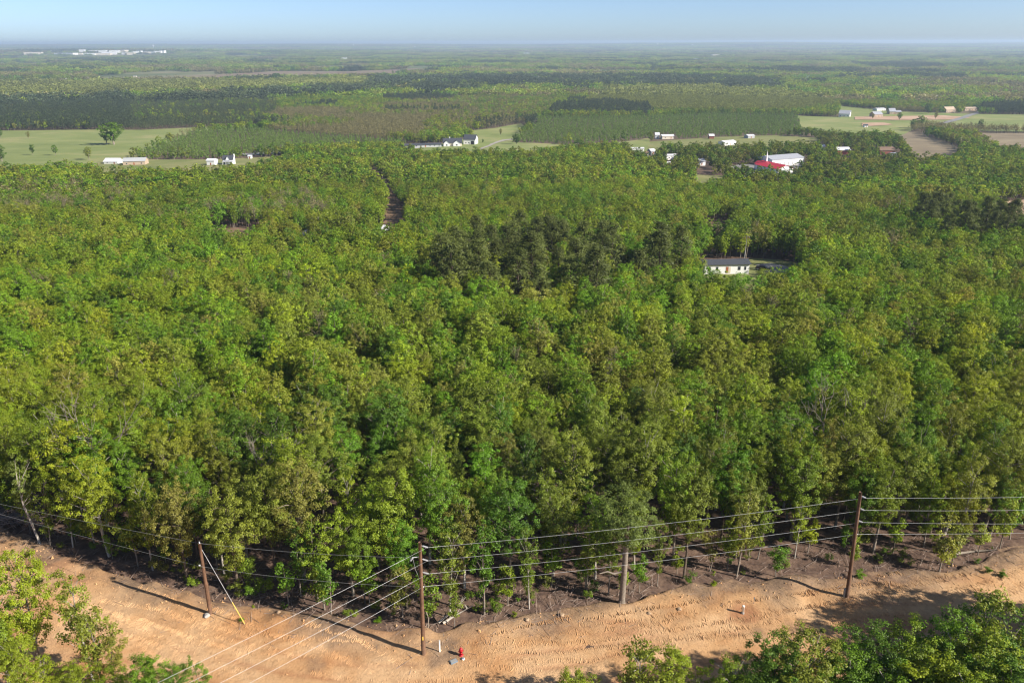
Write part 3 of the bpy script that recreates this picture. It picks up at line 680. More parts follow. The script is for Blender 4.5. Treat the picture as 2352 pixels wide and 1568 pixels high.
def scatter(r0, r1, sp, half, g, elong=1.0):
    """jittered grid in a ring sector"""
    ys = np.arange(-r1 * .1, r1 + sp, sp); xs = np.arange(-r1 * math.sin(half) - sp, r1 * math.sin(half) + sp, sp)
    GX, GY = np.meshgrid(xs, ys); GX = GX + (np.arange(len(ys)) % 2)[:, None] * sp / 2
    x = GX.ravel() + g.uniform(-.42, .42, GX.size) * sp; y = GY.ravel() + g.uniform(-.42, .42, GX.size) * sp
    r = np.hypot(x, y); a = np.abs(np.arctan2(x, y)); k = (r >= r0) & (r < r1) & (a < half)
    return x[k], y[k]
ROWS_Y = 29.0      # rows of single trees reach this far behind the clearing
YSP = []
def classify(x, y, g, guard=True):
    z = terrain(x, y); px, py = proj(x, y, z)
    keep = np.ones(len(x), bool); cls = np.zeros(len(x), int)      # 0 oak 1 pine 2 olive young pine 3 young bright 4 half bare 5 yellow
    for poly in P_BARE: cls[inpoly(px, py, poly) & (g.uniform(0, 1, len(x)) < .5)] = 4
    for poly in P_YELLOW: cls[inpoly(px, py, poly)] = 5
    for poly in P_OLIVE: cls[inpoly(px, py, poly) & (g.uniform(0, 1, len(x)) < .9)] = 2
    for poly in P_DARK: cls[inpoly(px, py, poly) & (g.uniform(0, 1, len(x)) < .82)] = 1
    for poly in P_YOUNG: cls[inpoly(px, py, poly)] = 3
    far = py < 330
    mix = vnoise(x / 160, y / 120, 95)
    cls[far & (cls == 0) & (mix > .66)] = 4
    cls[far & (cls == 0) & (mix < .20)] = 1
    for poly in FIELDS + NOTREE: keep &= ~inpoly(px, py, poly)
    hood = inpoly(px, py, P_HOOD); keep &= ~(hood & (g.uniform(0, 1, len(x)) < .35))
    for poly in (PINES_NEAR, PINES_RIGHT): keep &= ~(inpoly(px, py, poly) & (g.uniform(0, 1, len(x)) < .7))
    return z, px, py, keep, cls, hood
def colours(cls, x, y, g, hood=None):
    t, c = tints(x, y, g)
    n = len(x); u = g.uniform(.85, 1.15, (n, 1))
    c = np.where((cls == 1)[:, None], PINEC * u, c)
    c = np.where((cls == 2)[:, None], np.array([.072, .094, .036]) * u, c)
    c = np.where((cls == 3)[:, None], np.array([.125, .185, .034]) * u, c)
    c = np.where((cls == 4)[:, None], np.array([.150, .136, .055]) * g.uniform(.75, 1.25, (n, 1)), c)
    c = np.where((cls == 5)[:, None], np.array([.150, .165, .036]) * u, c)
    if hood is not None: c = np.where((hood & (cls == 0))[:, None], c * .72, c)
    return c
def far_tone(x, y): return (1 + .45 * fbm(x / 520, y / 380, 140, 3) + .25 * fbm(x / 150, y / 150, 145, 2))[:, None]
def pick(cls, g, broad, pine, bare, spire):
    n = len(cls); o = g.integers(broad[0], broad[1], n)
    for k, rg in ((1, pine), (2, pine), (4, bare), (3, spire)):
        m = cls == k; o[m] = g.integers(rg[0], rg[1], m.sum())
    return o
g1 = np.random.default_rng(21)
# ring 0 and 1: behind the single trees, to 230 m and to 470 m
for r0, r1, sp, coll, rb, rp_, rba, rs, nm, lab in ((40, 230, 3.25, C0, (0, 8), (0, 8), (8, 10), (0, 8), 'forest', 'dense spring green broadleaf forest covering the slope behind the front trees'),
                                         (230, 470, 3.7, C1, (0, 8), (8, 11), (11, 13), (13, 15), 'hillside_forest', 'finer textured green forest on the lower hillside')):
    x, y = scatter(r0, r1, sp, R(41), g1)
    k = (y > yE(x) + ROWS_Y + .5 * sstep(14, 30, x)) | ((np.abs(x) > .66 * y + 7) & (y > yE(x) + 1))
    x, y = x[k], y[k]
    z, px, py, keep, cls, hood = classify(x, y, g1)
    x, y, z, cls, hood = x[keep], y[keep], z[keep], cls[keep], hood[keep]
    cls[(cls == 0) & (g1.uniform(0, 1, len(x)) < .018)] = 4
    n = len(x); s = g1.uniform(.52, 1.06, n) * (1 + .26 * fbm(x / 34, y / 34, 97, 2)); sw = s * g1.uniform(.8, 1.2, n)
    forest(nm, np.stack([x, y, z], 1), pick(cls, g1, rb, rp_, rba, rs), np.stack([g1.normal(0, .05, n), g1.normal(0, .05, n), g1.uniform(0, 6.28, n)], 1),
           np.stack([sw, sw, s], 1), colours(cls, x, y, g1, hood), coll, lab)
# low brush under the first trees, and the wood that goes on beside the road out of the picture
x = g1.uniform(-75, 75, 260); y = yE(x) + np.abs(g1.normal(0, 8, 260)) - .2; z = terrain(x, y); n = len(x); s = g1.gamma(3, .09, n) + .1
t_, c_ = tints(x, y, g1); forest('undergrowth', np.stack([x, y, z], 1), g1.integers(0, 4, n), np.stack([0 * s, 0 * s, g1.uniform(0, 6.28, n)], 1), np.stack([s * 1.2, s * 1.2, s], 1), c_ * .9, CU, 'low green brush and seedlings under the forest edge')
x = np.concatenate([g1.uniform(42, 60, 44), g1.uniform(-62, -36, 14)]); y = np.concatenate([g1.uniform(41, 54, 44), g1.uniform(22, 44, 14)]); n = len(x); s = g1.uniform(.8, 1.15, n)
px, py = proj(x, y, 0 * x + 7); k = (px < -190) | (px > 2440); x, y, s = x[k], y[k], s[k]; n = len(x)
t_, c_ = tints(x, y, g1); forest('roadside_woods', np.stack([x, y, 0 * x], 1), g1.integers(0, 8, n), np.stack([0 * s, 0 * s, g1.uniform(0, 6.28, n)], 1), np.stack([s, s, s], 1), c_, C0, 'broadleaf wood beside the road beyond the picture edge')
# ring 2: 470 m to 1700 m
x, y = scatter(470, 1700, 5.5, R(39), g1)
z, px, py, keep, cls, hood = classify(x, y, g1)
x, y, z, cls, hood = x[keep], y[keep], z[keep], cls[keep], hood[keep]
n = len(x); s = g1.uniform(.55, 1.0, n); sw = s * g1.uniform(1.0, 1.4, n); sm = (cls == 2) | (cls == 3); s[sm] *= .72; sw[sm] *= .75
forest('woodland', np.stack([x, y, z], 1), pick(cls, g1, (0, 6), (6, 9), (9, 11), (11, 13)), np.stack([0 * s, 0 * s, g1.uniform(0, 6.28, n)], 1),
       np.stack([sw, sw, s], 1), colours(cls, x, y, g1, hood), C2, 'patchwork of woods and young plantations between the fields')
# ring 3: clumps to 9 km
x, y = scatter(1700, 9000, 30, R(38), g1)
z, px, py, keep, cls, hood = classify(x, y, g1)
TOWN = [(-160, 131), (-160, 112), (120, 114), (420, 112), (720, 110), (720, 117), (420, 122), (340, 131), (180, 134)]
keep &= ~(inpoly(px, py, TOWN) & (g1.uniform(0, 1, len(x)) < .82))
open_ = vnoise(x / 420, y / 420, 101) + .25 * vnoise(x / 130, y / 130, 102); keep &= ~((open_ > .86) & (np.hypot(x, y) > 2600))
x, y, z, cls = x[keep], y[keep], z[keep], cls[keep]
n = len(x); s = g1.uniform(.75, 1.25, n)
forest('distant_woods', np.stack([x, y, z - .5], 1), np.where((cls == 1) | (cls == 2), g1.integers(5, 8, n), g1.integers(0, 5, n)), np.stack([0 * s, 0 * s, g1.uniform(0, 6.28, n)], 1),
       np.stack([s, s, s], 1), colours(cls, x, y, g1) * far_tone(x, y), C3, 'hazy blue green woods spread across the far plain')
x, y = scatter(9000, 20500, 82, R(37), g1); z = terrain(x, y); n = len(x); s = g1.uniform(.6, 1.3, n); cls = np.zeros(n, int); cls[vnoise(x / 900, y / 700, 105) > .6] = 4; cls[vnoise(x / 700, y / 500, 106) > .72] = 1
forest('horizon_woods', np.stack([x, y, z - 1], 1), g1.integers(0, 4, n), np.stack([0 * s, 0 * s, g1.uniform(0, 6.28, n)], 1), np.stack([s, s, s], 1), colours(cls, x, y, g1) * far_tone(x / 2, y / 2), C4, 'blue wooded ridge along the horizon')

# ------------------------------------------------------------------ single trees
ORD = ['first', 'second', 'third', 'fourth', 'fifth', 'sixth', 'seventh', 'eighth', 'ninth', 'tenth', 'eleventh', 'twelfth', 'thirteenth', 'fourteenth', 'fifteenth', 'sixteenth',
       'seventeenth', 'eighteenth', 'nineteenth', 'twentieth', 'twenty-first', 'twenty-second', 'twenty-third', 'twenty-fourth', 'twenty-fifth', 'twenty-sixth', 'twenty-seventh', 'twenty-eighth', 'twenty-ninth', 'thirtieth'] + ['thirty-' + k for k in ('first', 'second', 'third', 'fourth', 'fifth', 'sixth', 'seventh', 'eighth', 'ninth')] + ['fortieth'] + ['forty-' + k for k in ('first', 'second', 'third', 'fourth', 'fifth', 'sixth', 'seventh', 'eighth', 'ninth')] + ['fiftieth']
def plant(name, protoset, i, loc, s, sw, rz, tint, label, group, cat='tree', tilt=(0, 0)):
    t = empty(name, loc, 0); t.rotation_euler = (tilt[0], tilt[1], rz); t.scale = (sw, sw, s)
    cm, tm = protoset[i % len(protoset)]
    c = link('crown', cm, t); c['tint'] = [float(v) for v in tint]
    link('trunk', tm, t)
    return tag(t, label, cat, group)
g2 = np.random.default_rng(77)
row_sp = 3.6; nrow = int(ROWS_Y / row_sp)
count = 0
for r in range(nrow):
    xs = np.arange(-90, 90, 3.85) + (r % 2) * 1.9
    xs = xs + g2.uniform(-1.4, 1.4, len(xs)); ysr = yE(xs) + .8 + r * row_sp + g2.uniform(-1.4, 1.4, len(xs))
    if r == 0: ysr = yE(xs) + g2.uniform(.3, 2.6, len(xs))
    ysr = ysr + .5 * sstep(14, 30, xs)
    zz = terrain(xs, ysr); px, py = proj(xs, ysr, zz + 9)
    vis = (px > -60) & (px < 2412)
    ti, tc = tints(xs, ysr, g2)
    vi = np.where(vis)[0]; vi = vi[np.argsort(px[vi])]
    for q, j in enumerate(vi):
        s = g2.uniform(.70, 1.12) * (.92 if r == 0 else 1); sw = s * g2.uniform(.68, 1.02) * (.9 if r == 0 else 1)
        ps, pi = NEAR, int(g2.integers(0, 12))
        u = g2.uniform()
        if r == 0 and u < .35: ps, pi = SPARSE, int(g2.integers(0, 3)); s, sw = s * 1.15, sw * 1.15
        elif u < .06: ps, pi = SPARSE, 0; s *= 1.25
        place = ['at the forest edge facing the dirt road'][0] if r == 0 else 'in the %s tree row behind the forest edge' % ORD[r]
        plant('broadleaf_tree', ps, pi, (xs[j], ysr[j], zz[j] - .05), s, sw, g2.uniform(0, 6.28), tc[j], '%s tree %s, %s from the left' % (PALN[ti[j]], place, ORD[q]),
              'broadleaf trees of the front forest', tilt=(g2.normal(0, .035), g2.normal(0, .035)))
        count += 1
print('row trees', count)

# trees on the near side of the road: crown top pixel, height, width factor, colour, which, label
FG = [(22, 1256, 12.5, .82, 6, 0, 'tall pale lime tree at the bottom left, its top over the dirt'),
      (-50, 1310, 11.5, .9, 1, 3, 'broad fresh green tree cut by the left picture edge'),
      (150, 1290, 11.5, .62, 4, 's0', 'thin olive tree with long pale bare trunk above the bottom left dirt'),
      (185, 1360, 9.5, .6, 4, 's1', 'slender pale trunked tree leaning beside red soil at bottom left'),
      (5, 1462, 7.5, .6, 0, 7, 'low yellow green tree in the bottom left corner edge'),
      (90, 1505, 5.5, .5, 6, 2, 'low lime tree on the bottom picture edge near the corner'),
      (165, 1522, 5, .55, 0, 8, 'yellow green bushy treetop on the bottom edge beside thin trunks'),
      (245, 1462, 5.5, .55, 5, 's2', 'small bronze leaved sapling tree on red soil'),
      (325, 1498, 6.5, .62, 2, 9, 'bright green round treetop on the bottom edge left of the wires'),
      (385, 1530, 5, .5, 3, 4, 'deep green small treetop under the power wires'),
      (446, 1495, 5.5, .3, 2, 's1', 'narrow upright sapling touching the lowest power wire'),
      (230, 1545, 5, .7, 1, 6, 'fresh green treetop cut by the bottom edge between two others'),
      (1320, 1526, 7, .62, 0, 1, 'small yellow green treetop alone on the bottom edge near the middle'),
      (1478, 1456, 9, .72, 4, 's0', 'thin topped olive tree standing over the sunny dirt road'),
      (1545, 1492, 8, .95, 0, 2, 'yellow green treetop joined to the thin topped olive one'),
      (1690, 1502, 8.5, .8, 1, 11, 'fresh green treetop with shadow falling left on the road'),
      (1800, 1462, 10, .95, 3, 5, 'dark green round tree in front of dappled road shadow'),
      (1872, 1446, 10.5, 1.0, 4, 0, 'olive round tree beside the dark green one above bottom edge'),
      (1965, 1470, 9.5, .9, 2, 7, 'bright green tree below the right utility pole shadow'),
      (2030, 1436, 10.5, .9, 3, 9, 'deep green tree below the right utility pole'),
      (2120, 1432, 11, .9, 1, 10, 'fresh green tree right of the dappled shadows'),
      (2205, 1395, 12, 1.05, 2, 3, 'large bright green tree rising over the road at bottom right'),
      (2275, 1330, 13.5, .62, 4, 's2', 'tallest thin olive tree at the bottom right road side'),
      (2345, 1365, 13, 1.05, 3, 6, 'dark green tree cut by the right picture edge at the road'),
      (2290, 1435, 11.5, 1.0, 0, 8, 'yellow green crown in front of the tall thin olive tree'),
      (2160, 1492, 10, 1.1, 6, 4, 'sunlit lime crown in the bottom right group'),
      (2060, 1516, 9, 1.0, 2, 11, 'bright green crown low in the bottom right group'),
      (1950, 1540, 8.5, 1.0, 3, 1, 'dark crown on the bottom edge under the right pole'),
      (1830, 1545, 8, .95, 4, 2, 'olive crown on the bottom edge left of the dark one'),
      (2250, 1530, 10, 1.1, 1, 7, 'fresh green crown near the bottom right corner'),
      (2345, 1500, 11, 1.1, 3, 9, 'deep green crown in the bottom right corner'),
      (1730, 1556, 7.5, .8, 2, 10, 'bright green crown half cut by the bottom edge')]
for px_, py_, h, wf, ci, wh, lab in FG:
    q = at_z(px_, py_, h)
    if isinstance(wh, str): ps, pi, bh = SPARSE, int(wh[1]), 9.4
    else: ps, pi, bh = NEAR, wh, 12.3
    s = h / bh
    plant('broadleaf_tree', ps, pi, (q.x, q.y, -.03), s, max(s * .85, wf * .95 if bh > 10 else wf * 1.5), g2.uniform(0, 6.28), PAL[ci] * 1.02, lab, 'broadleaf trees on the near side of the road', tilt=(g2.normal(0, .03), g2.normal(0, .03)))
# saplings along the clearing edge
sx = np.linspace(-54, 54, 40) + g2.uniform(-1.3, 1.3, 40); ns = 0
for j, xx in enumerate(sx):
    yy = yE(xx) + g2.uniform(-.9, 3.4); z0 = max(dirt_z(xx, yy), 0) if yy < yE(xx) else 0
    p0, p1 = proj(xx, yy, 2.5)
    if not (0 < p0 < 2352): continue
    ti, tc = tints(np.array([xx]), np.array([yy]), g2); s = g2.uniform(.6, 1.5)
    plant('sapling', SAPL, j, (xx, yy, z0 - .05), s, s * g2.uniform(.8, 1.2), g2.uniform(0, 6.28), tc[0] * 1.05, '%s leafy sapling at the dirt road edge, %s from the left' % (PALN[ti[0]], ORD[ns]), 'saplings along the road edge', 'sapling')
    ns += 1
# dark pines in the middle wood and by the bare lot
def pine_group(poly, n, sp, where, group, hs):
    pts = []
    P = [hit(a, b) for a, b in poly]; pl = [(p.x, p.y) for p in P]
    x0, x1 = min(p.x for p in P), max(p.x for p in P); y0, y1 = min(p.y for p in P), max(p.y for p in P)
    tries = 0
    while len(pts) < n and tries < 6000:
        tries += 1
        a, b = g2.uniform(x0, x1), g2.uniform(y0, y1)
        if inpoly(np.array([a]), np.array([b]), pl)[0] and all((a - c) ** 2 + (b - d) ** 2 > sp ** 2 for c, d in pts): pts.append((a, b))
    pts.sort(key=lambda p: float(proj(p[0], p[1], float(terrain(*p)))[0]))
    for i, (a, b) in enumerate(pts):
        s = g2.uniform(.8, 1.1) * hs
        lab = 'dark pine %s, %s from the left' % (where, ORD[i])
        plant('pine_tree', PINEN, int(g2.integers(0, 4)), (a, b, float(terrain(a, b)) - .1), s, s * g2.uniform(1.15, 1.55), g2.uniform(0, 6.28), np.array([.084, .102, .024]) * g2.uniform(.75, 1.3), lab, group, 'pine')
pine_group(PINES_NEAR, 50, 4.7, 'in the dark clump amid the green forest', 'dark pines amid the forest', 1.08)
pine_group(PINES_RIGHT, 36, 4.6, 'in the grove below the pale bare lot', 'dark pines below the bare lot', 1.05)
# lone field trees
FT = [(262, 333, 25, 1.5, 2, 'big round oak standing alone in the pasture'), (246, 333, 17, 1.0, 3, 'smaller tree beside the big round pasture oak'),
      (76, 357, 10.5, .8, 3, 'small dark tree at the near left of the pasture'), (128, 358, 10.5, .8, 2, 'small green tree right of its dark pasture neighbour'),
      (66, 319, 9, .7, 5, 'thin brownish tree at the back of the pasture'), (205, 368, 12, .9, 4, 'olive tree at the pasture corner near the white house'),
      (5, 372, 15, 1.1, 3, 'dark tree on the left picture edge below the pasture'), (2, 318, 11, .8, 3, 'dark tree on the left edge at the back of pasture'),
      (1187, 333, 12, 1.2, 3, 'dark tree right of the white barn drive'), (1330, 352, 13, 1.6, 3, 'round dark tree on grass before the young plantation'), (1300, 353, 10, 1.0, 2, 'smaller green tree left of the round dark one'),
      (1109, 330, 5, .7, 3, 'small dark bush tree right of the white barn'), (2004, 274, 9, .7, 5, 'thin tree between the field barns'), (2065, 278, 13, .9, 2, 'green tree beside the grey field barn'),
      (2148, 275, 13, .7, 5, 'thin brown tree in the bare field strip'), (2132, 262, 17, 1.3, 3, 'dark round tree left of the tan house'), (2095, 300, 15, .8, 3, 'tree at the hedge end in the pasture'),
      (2112, 296, 17, 1.1, 2, 'taller tree at the hedge end in the pasture'), (2250, 302, 15, .8, 3, 'dark lone tree over the hedge near the road'), (636, 188, 26, 1.9, 3, 'dark lone tree on the far marsh'), (1150, 312, 9, .6, 5, 'thin brown tree on the grass behind the barn')]
for i, (a, b, h, wf, ci, lab) in enumerate(FT):
    q = hit(a, b); s = h / 12.2
    plant('field_tree', FIELDT, i, q, s, s * wf / 1.15, g2.uniform(0, 6.28), PAL[ci] * .85, lab, 'lone trees in the fields')
# hedge of trees beside the stubble field
HEDGE = [(2128, 318), (2150, 322), (2168, 328), (2186, 334), (2200, 338), (2216, 345), (2232, 350), (2140, 314), (2165, 318), (2190, 322), (2214, 326), (2240, 340), (2260, 352), (2280, 358), (2300, 364)]
for i, (a, b) in enumerate(HEDGE):
    q = hit(a, b); s = g2.uniform(.8, 1.2)
    plant('hedge_tree', FIELDT, i + 1, q, s, s * .85, g2.uniform(0, 6.28), PAL[[2, 3, 4, 5, 2, 0][i % 6]] * .85, '%s tree in the hedge beside the stubble field, %s from the left' % (PALN[[2, 3, 4, 5, 2, 0][i % 6]], ORD[sorted(range(len(HEDGE)), key=lambda k: HEDGE[k][0]).index(i)]), 'hedge trees by the stubble field')

# bare pale trees standing in the wood
def bare_mesh(seed, H, spread, rt):
    g = np.random.default_rng(seed); mb = MB()
    def grow(p, d, L, r, dep):
        q = p + d * L; m = p.lerp(q, .5) + Vector(g.normal(0, L * .05, 3))
        mb.tube([p, m, q], [r, r * .82, r * .62], 5 if dep < 2 else 4, False)
        if dep >= 4: return
        for k in range(3 if dep < 3 else 2):
            nd = (d + Vector(g.normal(0, spread, 3)) + Vector((0, 0, .12))).normalized()
            grow(q, nd, L * g.uniform(.55, .85), r * .6, dep + 1)
    mb.tube([(0, 0, -.3), (0, 0, H * .35)], [rt * 1.2, rt], 6)
    for k in range(4):
        a = k * 1.57 + g.uniform(0, 1); grow(Vector((0, 0, H * (.3 + .05 * k / 3))), Vector((math.cos(a) * .7, math.sin(a) * .7, 1)).normalized(), H * .22, rt * .6, 1)
    return mb
for i, (a, b, h, zc, sp, lab) in enumerate([(200, 985, 17, 11, .55, 'big leafless pale tree spreading its limbs above the left forest'), (420, 1150, 8, 5.5, .6, 'dead pale limbs showing in the forest above the left pole'),
                                        (1905, 930, 15.5, 10.5, .5, 'leafless grey tree standing in the forest at right'), (1290, 1130, 9.5, 6, .55, 'pale bare branched tree among leafy crowns near the middle'), (610, 1010, 12.5, 10, .4, 'small broken pale snag in the left forest')]):
    q = hit(a, b, zc); t = empty('bare_tree', (q.x, q.y, q.z), i * 1.3)
    bare_mesh(800 + i, h, sp, .15).build('trunk', M_BARK, t, True); tag(t, lab, 'bare tree')
# the tall stout trunk at the road side
q = at_z(1428, 1386, 0); t = empty('stout_tree', (q.x, q.y, 0))
mb = MB(); mb.tube([(0, 0, -.2), (0, 0, .5), (.05, 0, 3.2), (.1, .05, 5.4), (.2, .1, 9)], [.38, .29, .27, .24, .1], 12)
mb.tube([(.08, 0, 3.6), (-.9, -.3, 3.5), (-1.5, -.5, 3.9), (-2.2, -.5, 3.7)], [.13, .1, .08, .03], 6); mb.build('trunk', M_BARK, t, True)
cr = link('crown', NEAR[4][0], t); cr.scale = (.95, .95, .72); cr.location = (.1, .3, 3.4); cr['tint'] = [.10, .13, .028]
tag(t, 'stout grey trunked tree right of the middle pole at the dirt edge', 'tree')

# ------------------------------------------------------------------ buildings
def opening(t, mb_list, L, x0, x1, z0, z1, name, m, y=0.0, pane=None):
    """a flat framed opening set just proud of the front wall (local y = 0 faces the viewer)"""
    f = MB().box(x0, x1, y - .05, y + .02, z0, z1).build(name, m, t)
    if pane is not None:
        MB().box(x0 + .09, x1 - .09, y - .075, y - .05, z0 + .09, z1 - .09).build('pane', pane, f)
    return f
def gable_shell(L, D, h, rise):
    a, b = -L / 2, L / 2
    v = [(a, 0, -.6), (b, 0, -.6), (b, D, -.6), (a, D, -.6), (a, 0, h), (b, 0, h), (b, D, h), (a, D, h), (a, D / 2, h + rise), (b, D / 2, h + rise)]
    return MB().add(v, [(0, 1, 5, 4), (1, 2, 6, 9, 5), (2, 3, 7, 6), (3, 0, 4, 8, 7)])
def gable_roof(L, D, h, rise, ov=.45, th=.14):
    a, b = -L / 2 - ov, L / 2 + ov; sl = rise / (D / 2); dz = ov * sl; mb = MB()
    for y0, y1, z0, z1 in ((-ov, D / 2, h - dz, h + rise), (D + ov, D / 2, h - dz, h + rise)):
        v = [(a, y0, z0 + .03), (b, y0, z0 + .03), (b, y1, z1 + .03), (a, y1, z1 + .03), (a, y0, z0 + .03 + th), (b, y0, z0 + .03 + th), (b, y1, z1 + .03 + th), (a, y1, z1 + .03 + th)]
        mb.add(v, [(0, 1, 2, 3), (4, 5, 6, 7), (0, 1, 5, 4), (1, 2, 6, 5), (2, 3, 7, 6), (3, 0, 4, 7)])
    return mb
def make_building(name, pl, pr, D, h, rise, wm, rm, label, cat, style):
    A = hit(*pl); B = hit(*pr); c = (A + B) / 2; d = Vector((B.x - A.x, B.y - A.y)); L = d.length
    zmin = float(terrain(c.x, c.y))
    t = empty(name, (c.x, c.y, zmin + .35 + (.35 if L > 20 else 0)), math.atan2(d.y, d.x))
    wl = gable_shell(L, D, h, rise).build('wall', wm, t)
    rf = gable_roof(L, D, h, rise).build('roof', rm, t)
    tag(t, label, cat)
    H = L / 2
    if style == 'mobile':
        MB().box(-H - .03, H + .03, -.03, .02, -.55, .0).build('skirting', M_WHITE, t)
        for x0, x1 in ((-H + 1.2, -H + 1.9), (-H + 3.5, -H + 4.3), (H - 3.6, H - 2.7), (H - 1.6, H - .9)):
            opening(t, None, L, x0, x1, 1.0, 2.2, 'window', M_GREYW, 0, M_GLASS)
        dr = opening(t, None, L, -.35, 1.25, .1, 2.25, 'patio_door', M_WHITE, 0)
        MB().box(-.28, .4, -.08, -.052, .16, 2.15).build('door_leaf', M_DOOR, dr); MB().box(.5, 1.18, -.08, -.052, .16, 2.15).build('door_leaf', M_CREAM, dr)
        MB().box(-H + 2.8, -H + 3.5, -.6, -.06, -.5, .35).build('air_conditioner', M_GREYW, t)
        for x0 in (-1.8, -3.0): MB().box(x0, x0 + .7, -.045, -.032, -.45, -.08).build('crawl_vent', M_DARK, t)
        for y0 in (2.0, 5.2):
            w_ = MB().box(H - .02, H + .05, y0, y0 + .9, 1.0, 2.1).build('window', M_GREYW, t); MB().box(H + .05, H + .07, y0 + .09, y0 + .81, 1.09, 2.01).build('pane', M_GLASS, w_)
    elif style == 'church':
        n = 5
        for k in range(n):
            x0 = -H + 3 + k * (L - 6) / n; opening(t, None, L, x0, x0 + 1.3, .9, 2.9, 'window', M_GREYW, 0, M_GLASS)
        st = MB(); st.box(-H + 3.5, -H + 4.7, D / 2 - .6, D / 2 + .6, h + rise - 1, h + rise + 1.2)
        so = st.build('steeple', M_WHITE, t)
        MB().add([(-H + 3.55, D / 2 - .55, h + rise + 1.2), (-H + 4.65, D / 2 - .55, h + rise + 1.2), (-H + 4.65, D / 2 + .55, h + rise + 1.2), (-H + 3.55, D / 2 + .55, h + rise + 1.2), (-H + 4.1, D / 2, h + rise + 8.0)],
                 [(0, 1, 4), (1, 2, 4), (2, 3, 4), (3, 0, 4)]).build('spire', M_WHITE, so)
        # entrance porch: its roof runs on to the left on posts
        po = MB(); po.add([(-H - 6, 3.5, h + .1), (-H + .3, 3.5, h + .1), (-H + .3, D - 3.5, h + .1), (-H - 6, D - 3.5, h + .1), (-H - 6, D / 2, h + 1.9), (-H + .3, D / 2, h + 1.9)],
                          [(0, 1, 5, 4), (2, 3, 4, 5), (0, 4, 3), (0, 3, 2, 1), (1, 2, 5)]).build('porch_roof', M_REDROOF, t)
        for xx, yy in ((-H - 5.6, 4.0), (-H - 5.6, D - 4.0), (-H - 2.5, 4.0)): MB().box(xx - .15, xx + .15, yy - .15, yy + .15, -.6, h + .12).build('porch_post', M_WHITE, t)
        MB().box(H - .02, H + .06, D / 2 - .9, D / 2 + .9, 0, 2.4).build('door', M_GREYW, t)
    elif style == 'hall':
        for k in range(4): opening(t, None, L, -H + 8 + k * 4.2, -H + 9.4 + k * 4.2, .0, 2.6, 'door', M_GREYW, 0)
        opening(t, None, L, H - 9, H - 5, 0, 3.8, 'roller_door', M_GREYW, 0, M_TINROOF)
        for k in range(1, 9): MB().box(-H + k * L / 9 - .06, -H + k * L / 9 + .06, -.05, -.003, -.3, h - .1).build('wall_rib', M_WHITE, t)
    elif style == 'barn':
        opening(t, None, L, H - 4.6, H - 1.2, 0, 3.6, 'barn_door', M_DARK, 0); opening(t, None, L, 0, 1.2, 0, 2.2, 'door', M_GREYW, 0)
        for k in range(2): opening(t, None, L, -H + 2 + 3 * k, -H + 3.1 + 3 * k, 1.2, 2.4, 'window', M_GREYW, 0, M_GLASS)
    elif style == 'wings':
        for cx_, w_, y0 in ((-H * .62, 6.0, -3.2), (H * .45, 7.0, -2.6)):
            v = [(cx_ - w_ / 2, y0, -.6), (cx_ + w_ / 2, y0, -.6), (cx_ + w_ / 2, .05, -.6), (cx_ - w_ / 2, .05, -.6), (cx_ - w_ / 2, y0, h), (cx_ + w_ / 2, y0, h), (cx_ + w_ / 2, .05, h), (cx_ - w_ / 2, .05, h), (cx_, y0, h + 2.6), (cx_, .05, h + 2.6)]
            wg = MB().add(v, [(0, 1, 5, 8, 4), (1, 2, 6, 5), (3, 0, 4, 7)]).build('wing', M_WHITE, t)
            e = .35; v = [(cx_ - w_ / 2 - e, y0 - e, h - .2), (cx_, y0 - e, h + 2.7), (cx_ + w_ / 2 + e, y0 - e, h - .2), (cx_ - w_ / 2 - e, D / 2, h - .2), (cx_, D / 2, h + 2.7), (cx_ + w_ / 2 + e, D / 2, h - .2)]
            MB().add(v, [(0, 1, 4, 3), (1, 2, 5, 4)]).build('wing_roof', rm, wg)
            opening(t, None, L, cx_ - .8, cx_ + .8, .8, 2.2, 'window', M_GREYW, y0, M_GLASS)
        MB().box(-H * .3 - .5, -H * .3 + .5, D / 2 - .4, D / 2 + .4, h + rise - 1, h + rise + 1.2).build('chimney', M_WHITE, t)
    elif style == 'gablefront':
        w_ = L * .42; v = [(-w_ / 2, -.6, h - .3), (w_ / 2, -.6, h - .3), (0, -.6, h + rise * .95), (0, D / 2, h + rise * .95), (-w_ / 2, .0, h - .3), (w_ / 2, 0, h - .3)]
        MB().add(v, [(0, 1, 2)]).build('front_gable', M_WHITE, t); MB().add([(v[0][0] - .2, -.8, h - .4), (0, -.8, h + rise), (0, D / 2, h + rise), (v[0][0] - .2, D * .1, h - .2), (v[1][0] + .2, -.8, h - .4), (v[1][0] + .2, D * .1, h - .2)], [(0, 1, 2, 3), (1, 4, 5, 2)]).build('gable_roof', rm, t)
        pr_ = MB().box(-H - .2, H + .2, -2.6, -.02, h * .62, h * .7).build('porch_roof', M_GRROOF, t)
        for k in range(4): MB().box(-H + k * L / 3 - .08, -H + k * L / 3 + .08, -2.5, -2.34, -.6, h * .62).build('porch_post', M_WHITE, t)
        for x0 in (-H + .8, H - 1.9): opening(t, None, L, x0, x0 + 1.1, .6, 2.0, 'window', M_GREYW, 0, M_GLASS)
        MB().box(H + .02, H + .9, D / 2 - .5, D / 2 + .5, -.6, h + rise + 1).build('chimney', M_WHITE, t)
    else:
        k = max(1, int(L / 4.5))
        for q in range(k):
            x0 = -H + (q + .5) * L / k - .5
            if q == k // 2: opening(t, None, L, x0, x0 + .95, 0, 2.05, 'door', M_DOOR, 0)
            else: opening(t, None, L, x0, x0 + 1.1, .9, 1.95, 'window', M_GREYW, 0, M_GLASS)
    return t
for b_ in BUILD: make_building(*b_)

